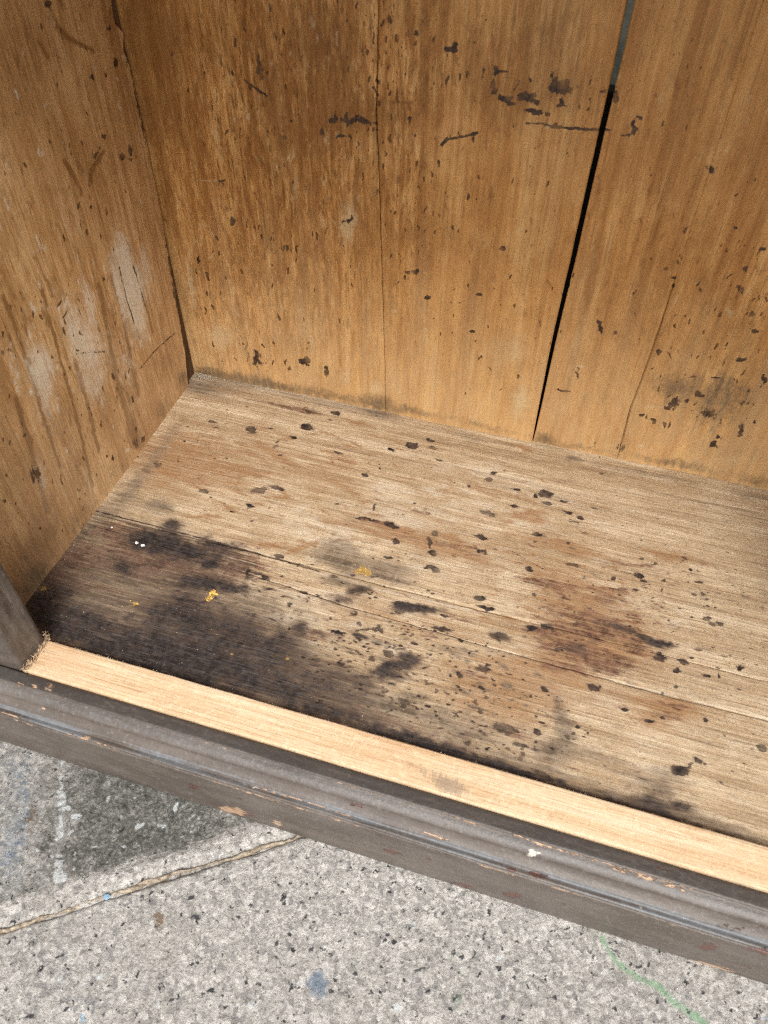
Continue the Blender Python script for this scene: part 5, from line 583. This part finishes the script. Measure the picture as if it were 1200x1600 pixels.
# splinters, torn fibres
def slivers(name, items, mat, parent, R):
    """items: (x, y, z, length, width, direction) -> thin bent tapering slivers in one mesh"""
    V, F = [], []
    for (p, L, wd, d) in items:
        d = Vector(d).normalized(); s = d.cross(Vector((0, 0, 1)))
        if s.length < .1: s = Vector((1, 0, 0))
        s.normalize(); t = d.cross(s); b = len(V); p = Vector(p); bend = Vector((R.normal(0, .3), R.normal(0, .3), R.normal(0, .3))) * L
        mid = p + d * L * .55 + bend * .35; tip = p + d * L + bend
        for q, k in ((p, 1), (mid, .7)):
            for a in (0, 2.1, 4.2): V.append(q + (s * math.cos(a) + t * math.sin(a)) * wd * k)
        V.append(tip)
        for k in range(3):
            k2 = (k + 1) % 3; F.append((b + k, b + k2, b + 3 + k2, b + 3 + k)); F.append((b + 3 + k, b + 3 + k2, b + 6))
        F.append((b + 2, b + 1, b))
    return mesh_obj(name, V, F, mat, parent, True)
R = np.random.default_rng(3)
it = []
for k in range(200):                       # fuzz on the sawn inner arris of the rail
    x = .057 + R.random() ** 1.5 * .62
    it.append(((x, -.4058 + R.normal(0, .0004), .0846 + R.normal(0, .0003)), R.uniform(.0004, .0014), R.uniform(.00007, .00017), (R.normal(0, .8), R.uniform(.2, 1), R.normal(.25, .5))))
f = slivers('sawn_fibre', it, M_dust, cab, R); f['kind'] = 'stuff'
it = []
for k in range(120):                       # torn wood where the rail meets the post
    t = R.random()
    it.append(((.0500 + R.random() * .0075, -.4378 + t * .032, .0825 + R.random() * .004), R.uniform(.0015, .0055), R.uniform(.0002, .0007), (R.normal(0, .5), R.normal(.5, .8), R.uniform(.1, 1.1))))
for k in range(50):
    it.append(((.0515 + R.random() * .006, -.4075 + R.random() * .004, .0845 + R.random() * .012), R.uniform(.001, .004), R.uniform(.0001, .0004), (R.normal(.3, .6), R.normal(.3, .6), R.uniform(.1, 1.2))))
f = slivers('torn_splinter', it, M_fibre, cab, R); f['kind'] = 'stuff'
# solid broken end of the old joint under the splinters
nn = 14; P = np.zeros((nn, 5, 3))
for i in range(nn):
    for j in range(5):
        P[i, j] = (.0498 + j * .0017, -.4382 + i * .0325 / (nn - 1), .0800 + .0048 * R.random())
grid_obj('torn_joint', P, (0, 0, -.02), M_fibre, cab)

# things behind the boards, seen through the open gap
box_grid('gap_blocker', (-.02, W + .02), (.032, .050), (.02, .4395), M_gapblack, cab, ch=.001)  # added black board that blocks light, keeping the lower gap dark

wall = box_grid('rendered_wall', (-1.6, 2.4), (.32, .52), (0, 2.2), M_wall, None, ch=.01)
wall['label'] = 'grey green wall close behind the cabinet, glimpsed through the open gap between back boards'; wall['category'] = 'wall'

# ------------------------------------------------------------------ paving
ground = bpy.data.objects.new('ground', bpy.data.meshes.new('ground')); COL.objects.link(ground)
ground.data.from_pydata([(-30, -30, -.012), (30, -30, -.012), (30, 30, -.012), (-30, 30, -.012)], [], [(0, 1, 2, 3)])
ground.data.materials.append(M_mortar); ground['kind'] = 'structure'
O = np.array([.10, -.622]); Dv = np.array([.202, .14]); Dv = Dv / np.linalg.norm(Dv); Nv = np.array([-Dv[1], Dv[0]])
def slab(p, q, fine, mat, seed):
    ps = steps(p[0], p[1], fine[0], fine[1], .0018, .06) if fine else np.linspace(p[0], p[1], 12)
    qs = steps(q[0], q[1], fine[2], fine[3], .0018, .06) if fine else np.linspace(q[0], q[1], 12)
    Pg, Qg = np.meshgrid(ps, qs)
    Z = .00075 * fbm(Pg / .010, Qg / .010, seed) + .0007 * fbm(Pg / .0035, Qg / .0035, seed + 1) + .0015 * fbm(Pg / .12, Qg / .12, seed + 2)
    Z[0] -= .002; Z[-1] -= .002; Z[:, 0] -= .002; Z[:, -1] -= .002
    jag = .0025 * vn(Pg / .02, Pg * 0, seed) + .0012 * vn(Pg / .006, Pg * 0, seed + 3)
    e = np.exp(-np.abs(Qg - (0 if abs(q[1]) < .05 else q[0])) / .01)
    Qg = Qg + jag * e
    G = np.stack([O[0] + Dv[0] * Pg + Nv[0] * Qg, O[1] + Dv[1] * Pg + Nv[1] * Qg, Z - .0005], -1)
    return grid_obj('paving_slab', G, (0, 0, -.010), mat, ground, PG.sample(Pg * 1000, Qg * 1000) if fine else None)
b = slab((-.35, .95), (-.74, -.004), (-.04, .63, -.32, -.004), M_granB, 101); b['label'] = 'pale speckled granite slab with a green paint line'
a = slab((-.35, .95), (.021, .75), (-.04, .33, .021, .22), M_granA, 111); a['label'] = 'dark weathered slab streaked with white and pale blue paint'
for (p, q) in [((.97, 2.2), (-.74, -.004)), ((.97, 2.2), (.021, .75)), ((-1.6, -.37), (-.74, -.004)), ((-1.6, -.37), (.021, .75)), ((-.9, .3), (.77, 1.5)), ((.32, 1.5), (.77, 1.5)), ((-.9, .3), (-1.5, -.76)), ((.32, 1.5), (-1.5, -.76)), ((-.6, .9), (1.52, 2.3)), ((.92, 2.3), (1.52, 2.3)), ((1.52, 2.6), (.77, 1.5))]:
    slab(p, q, None, M_granC, int(100 * p[0]) + 300)
# mortar between the two near slabs, with a gritty brown line along its lower side
pm = steps(-.35, .95, -.04, .40, .0014, .05); qm = np.linspace(-.008, .038, 34); Pg, Qg = np.meshgrid(pm, qm)
Z = -.0040 + .0048 * np.exp(-np.abs((Qg - .0115) / (.0100 + .008 * vn(Pg / .03, Pg * 0, 14))) ** 3) + .0030 * fbm(Pg / .007, Qg / .006, 121, 5) * .7
G = np.stack([O[0] + Dv[0] * Pg + Nv[0] * Qg, O[1] + Dv[1] * Pg + Nv[1] * Qg, Z], -1)
grid_obj('mortar_joint', G, (0, 0, -.006), M_mortar, ground)
ce = .0045 * vn(pm / .05, pm * 0, 9) + .0022 * vn(pm / .012, pm * 0, 10)
qm = np.linspace(-1, 1, 9); Pg, Qg = np.meshgrid(pm, qm); cw = .0015 + .0026 * vn(Pg / .02, Pg * 0, 12)
Z = -.0034 + (.0030 + .0034 * vn(Pg / .011, Pg * 0, 15)) * np.sqrt(np.clip(1 - Qg ** 2, 0, 1)) + .0020 * fbm(Pg / .003, Qg * 1.5, 131, 3)
Qq = -.0005 + ce[None] + Qg * cw
G = np.stack([O[0] + Dv[0] * Pg + Nv[0] * Qq, O[1] + Dv[1] * Pg + Nv[1] * Qq, Z], -1)
grid_obj('grit_line', G, (0, 0, -.004), M_grit, ground)

# ------------------------------------------------------------------ loose debris
import bmesh
def lump(name, pts, mat, R):
    """cluster of little angular crumbs as one thing; pts: (dx, dy, radius, flatness)"""
    bm = bmesh.new()
    for (dx, dy, r, fl) in pts:
        ret = bmesh.ops.create_icosphere(bm, subdivisions=2, radius=r)
        for v in ret['verts']:
            k = 1 + .30 * R.normal() if R.random() < .5 else 1
            v.co = Vector((v.co.x * k + dx, v.co.y * k * .9 + dy, v.co.z * fl * k + r * fl * .8))
    me = bpy.data.meshes.new(name); bm.to_mesh(me); bm.free()
    return link(name, me, mat)
def tag(o, label, cat, group=None):
    o['label'] = label; o['category'] = cat
    if group: o['group'] = group
def on_floor(o, x, y): o.location = (x, y, FZ + .0003)
R = np.random.default_rng(21)
o = lump('white_crumb', [(0, 0, 0.0016, 0.6), (0.0012, 0.0004, 0.001, 0.6)], M_crumb, R); tag(o, 'larger round white crumb on the black mould patch, nearer the side panel', 'crumb', 'white crumbs on the mouldy floor boards'); on_floor(o, 0.0662, -0.2709)
o = lump('white_crumb', [(0, 0, 0.0014, 0.6), (0.0014, 0.0002, 0.0015, 0.5), (0.0004, -0.0009, 0.0009, 0.6)], M_crumb, R); tag(o, 'second white crumb on the black mould patch, just right of the first', 'crumb', 'white crumbs on the mouldy floor boards'); on_floor(o, 0.0732, -0.2718)
o = lump('white_crumb', [(0, 0, 0.001, 0.6)], M_crumb, R); tag(o, 'tiny single white crumb on grey floor board close to the side panel', 'crumb', 'white crumbs on the mouldy floor boards'); on_floor(o, 0.0317, -0.2599)
o = lump('yellow_flake', [(9e-05, 0.00074, 0.00102, 0.45), (0.00046, 0.00049, 0.00103, 0.45), (0.00344, -0.00142, 0.00137, 0.45), (0.00048, 0.00195, 0.00091, 0.45), (0.00049, 0.00067, 0.00085, 0.45), (0.00371, -0.00132, 0.00141, 0.45), (0.00045, -0.001, 0.00094, 0.45), (-0.00249, -0.00186, 0.00146, 0.45), (0.00068, -0.00047, 0.00122, 0.45), (-0.00123, -0.00167, 0.00081, 0.45), (-0.00094, 0.00011, 0.00154, 0.45), (0.00184, -0.00151, 0.00093, 0.45), (0.00241, -0.00113, 0.00149, 0.45), (0.00151, -0.00156, 0.00104, 0.45), (-0.0019, -0.00099, 0.00079, 0.45), (-0.00137, 0.00275, 0.00068, 0.45)], M_yellow, R); tag(o, 'bright yellow crumbly flakes on the black stain of the front floor board', 'flake', 'yellow flakes on the stained floor boards'); on_floor(o, 0.1675, -0.3042)
o = lump('yellow_flake', [(0.00242, 0.00056, 0.00074, 0.45), (-0.00198, -0.00034, 0.00079, 0.45), (0.00119, -2e-05, 0.00084, 0.45), (0.00075, 0.00189, 0.00074, 0.45), (-0.00184, 0.00183, 0.00077, 0.45), (-0.00364, -0.00109, 0.0006, 0.45), (0.0012, 0.00038, 0.00112, 0.45), (-0.00099, -0.00068, 0.00078, 0.45), (0.00088, 0.00139, 0.00055, 0.45), (-0.00125, -0.00282, 0.00126, 0.45), (-0.00043, -0.00353, 0.00053, 0.45), (-0.00114, 0.00353, 0.00112, 0.45)], M_yellow, R); tag(o, 'smaller yellow flakes just in front of the bright yellow cluster', 'flake', 'yellow flakes on the stained floor boards'); on_floor(o, 0.1669, -0.3116)
o = lump('yellow_flake', [(-0.00608, 0.00128, 0.0007, 0.45), (0.00104, -0.00076, 0.00046, 0.45), (-0.00153, 0.00019, 0.00057, 0.45), (0.00261, -0.00021, 0.00037, 0.45), (0.00176, 0.00017, 0.00078, 0.45), (-0.00162, 0.00063, 0.00041, 0.45), (0.00313, -0.00012, 0.00047, 0.45), (0.00094, 0.00012, 0.00045, 0.45), (-0.00076, -0.00051, 0.00038, 0.45)], M_yellow, R); tag(o, 'dull orange thin flakes on dark floor near the post', 'flake', 'yellow flakes on the stained floor boards'); on_floor(o, 0.1019, -0.3380)
o = lump('yellow_flake', [(-0.00264, 0.00013, 0.0008, 0.45), (0.00309, 0.00256, 0.00069, 0.45), (-0.00874, 0.0048, 0.00055, 0.45), (0.00018, 0.00308, 0.00034, 0.45), (-0.00233, 0.00108, 0.00075, 0.45), (0.002, -0.00308, 0.00034, 0.45), (-7e-05, 0.00223, 0.00042, 0.45), (0.00082, 0.00602, 0.00039, 0.45), (0.00762, 0.00218, 0.00059, 0.45), (0.00355, -0.00018, 0.00075, 0.45), (-0.00351, -0.00437, 0.00068, 0.45), (-0.00154, 5e-05, 0.00042, 0.45), (0.00527, -0.00458, 0.00076, 0.45), (-0.00265, 0.00375, 0.0007, 0.45), (-0.00402, -0.0043, 0.00057, 0.45), (-0.003, -0.00377, 0.00045, 0.45), (0.00775, -0.0035, 0.00036, 0.45), (0.0088, -0.00138, 0.00064, 0.45), (0.0072, 0.00177, 0.00038, 0.45), (0.00509, -0.00087, 0.00035, 0.45), (0.00247, 0.0037, 0.00059, 0.45), (-0.00018, -0.00687, 0.00042, 0.45)], M_yellow, R); tag(o, 'golden ring of flakes on the grey damp patch at the board joint', 'flake', 'yellow flakes on the stained floor boards'); on_floor(o, 0.2965, -0.2363)
o = lump('paint_chip', [(0, 0, .0024, .35), (.0018, .001, .0017, .3)], M_bluechip, R); tag(o, 'small light blue paint chip lying in the gritty joint between the two slabs', 'paint chip'); o.location = (0.1834, -0.5668, .001)

R = np.random.default_rng(12); it = []
def dustpt(x, y, z, L0, L1): it.append(((x, y, z), R.uniform(L0, L1), R.uniform(.00015, .0004), (R.normal(), R.normal(), R.normal(0, .15))))
for k in range(170): dustpt(.004 + abs(R.normal(0, .012)), -.002 - abs(R.normal(0, .005)), FZ + .0010 + R.random() * .002, .0008, .004)
for k in range(200): dustpt(R.random() * .42, -.39 * R.random(), FZ + .0008, .0003, .0014)
for k in range(120): dustpt(.03 + R.random() * .2, -.40 + R.random() ** 2 * .12, FZ + .0006, .0003, .0012)
for k in range(50): dustpt(.0065 + abs(R.normal(0, .002)), -.02 - R.random() * .34, FZ + .0010, .0004, .0016)
for k in range(60): dustpt(.1 + R.random() * .58, -.004 - abs(R.normal(0, .002)), FZ + .0010, .0003, .0016)
sd = slivers('sawdust', it, M_dust, None, R); sd['kind'] = 'stuff'; sd['label'] = 'pale sawdust and wood shavings scattered on the cabinet floor'; sd['category'] = 'sawdust'
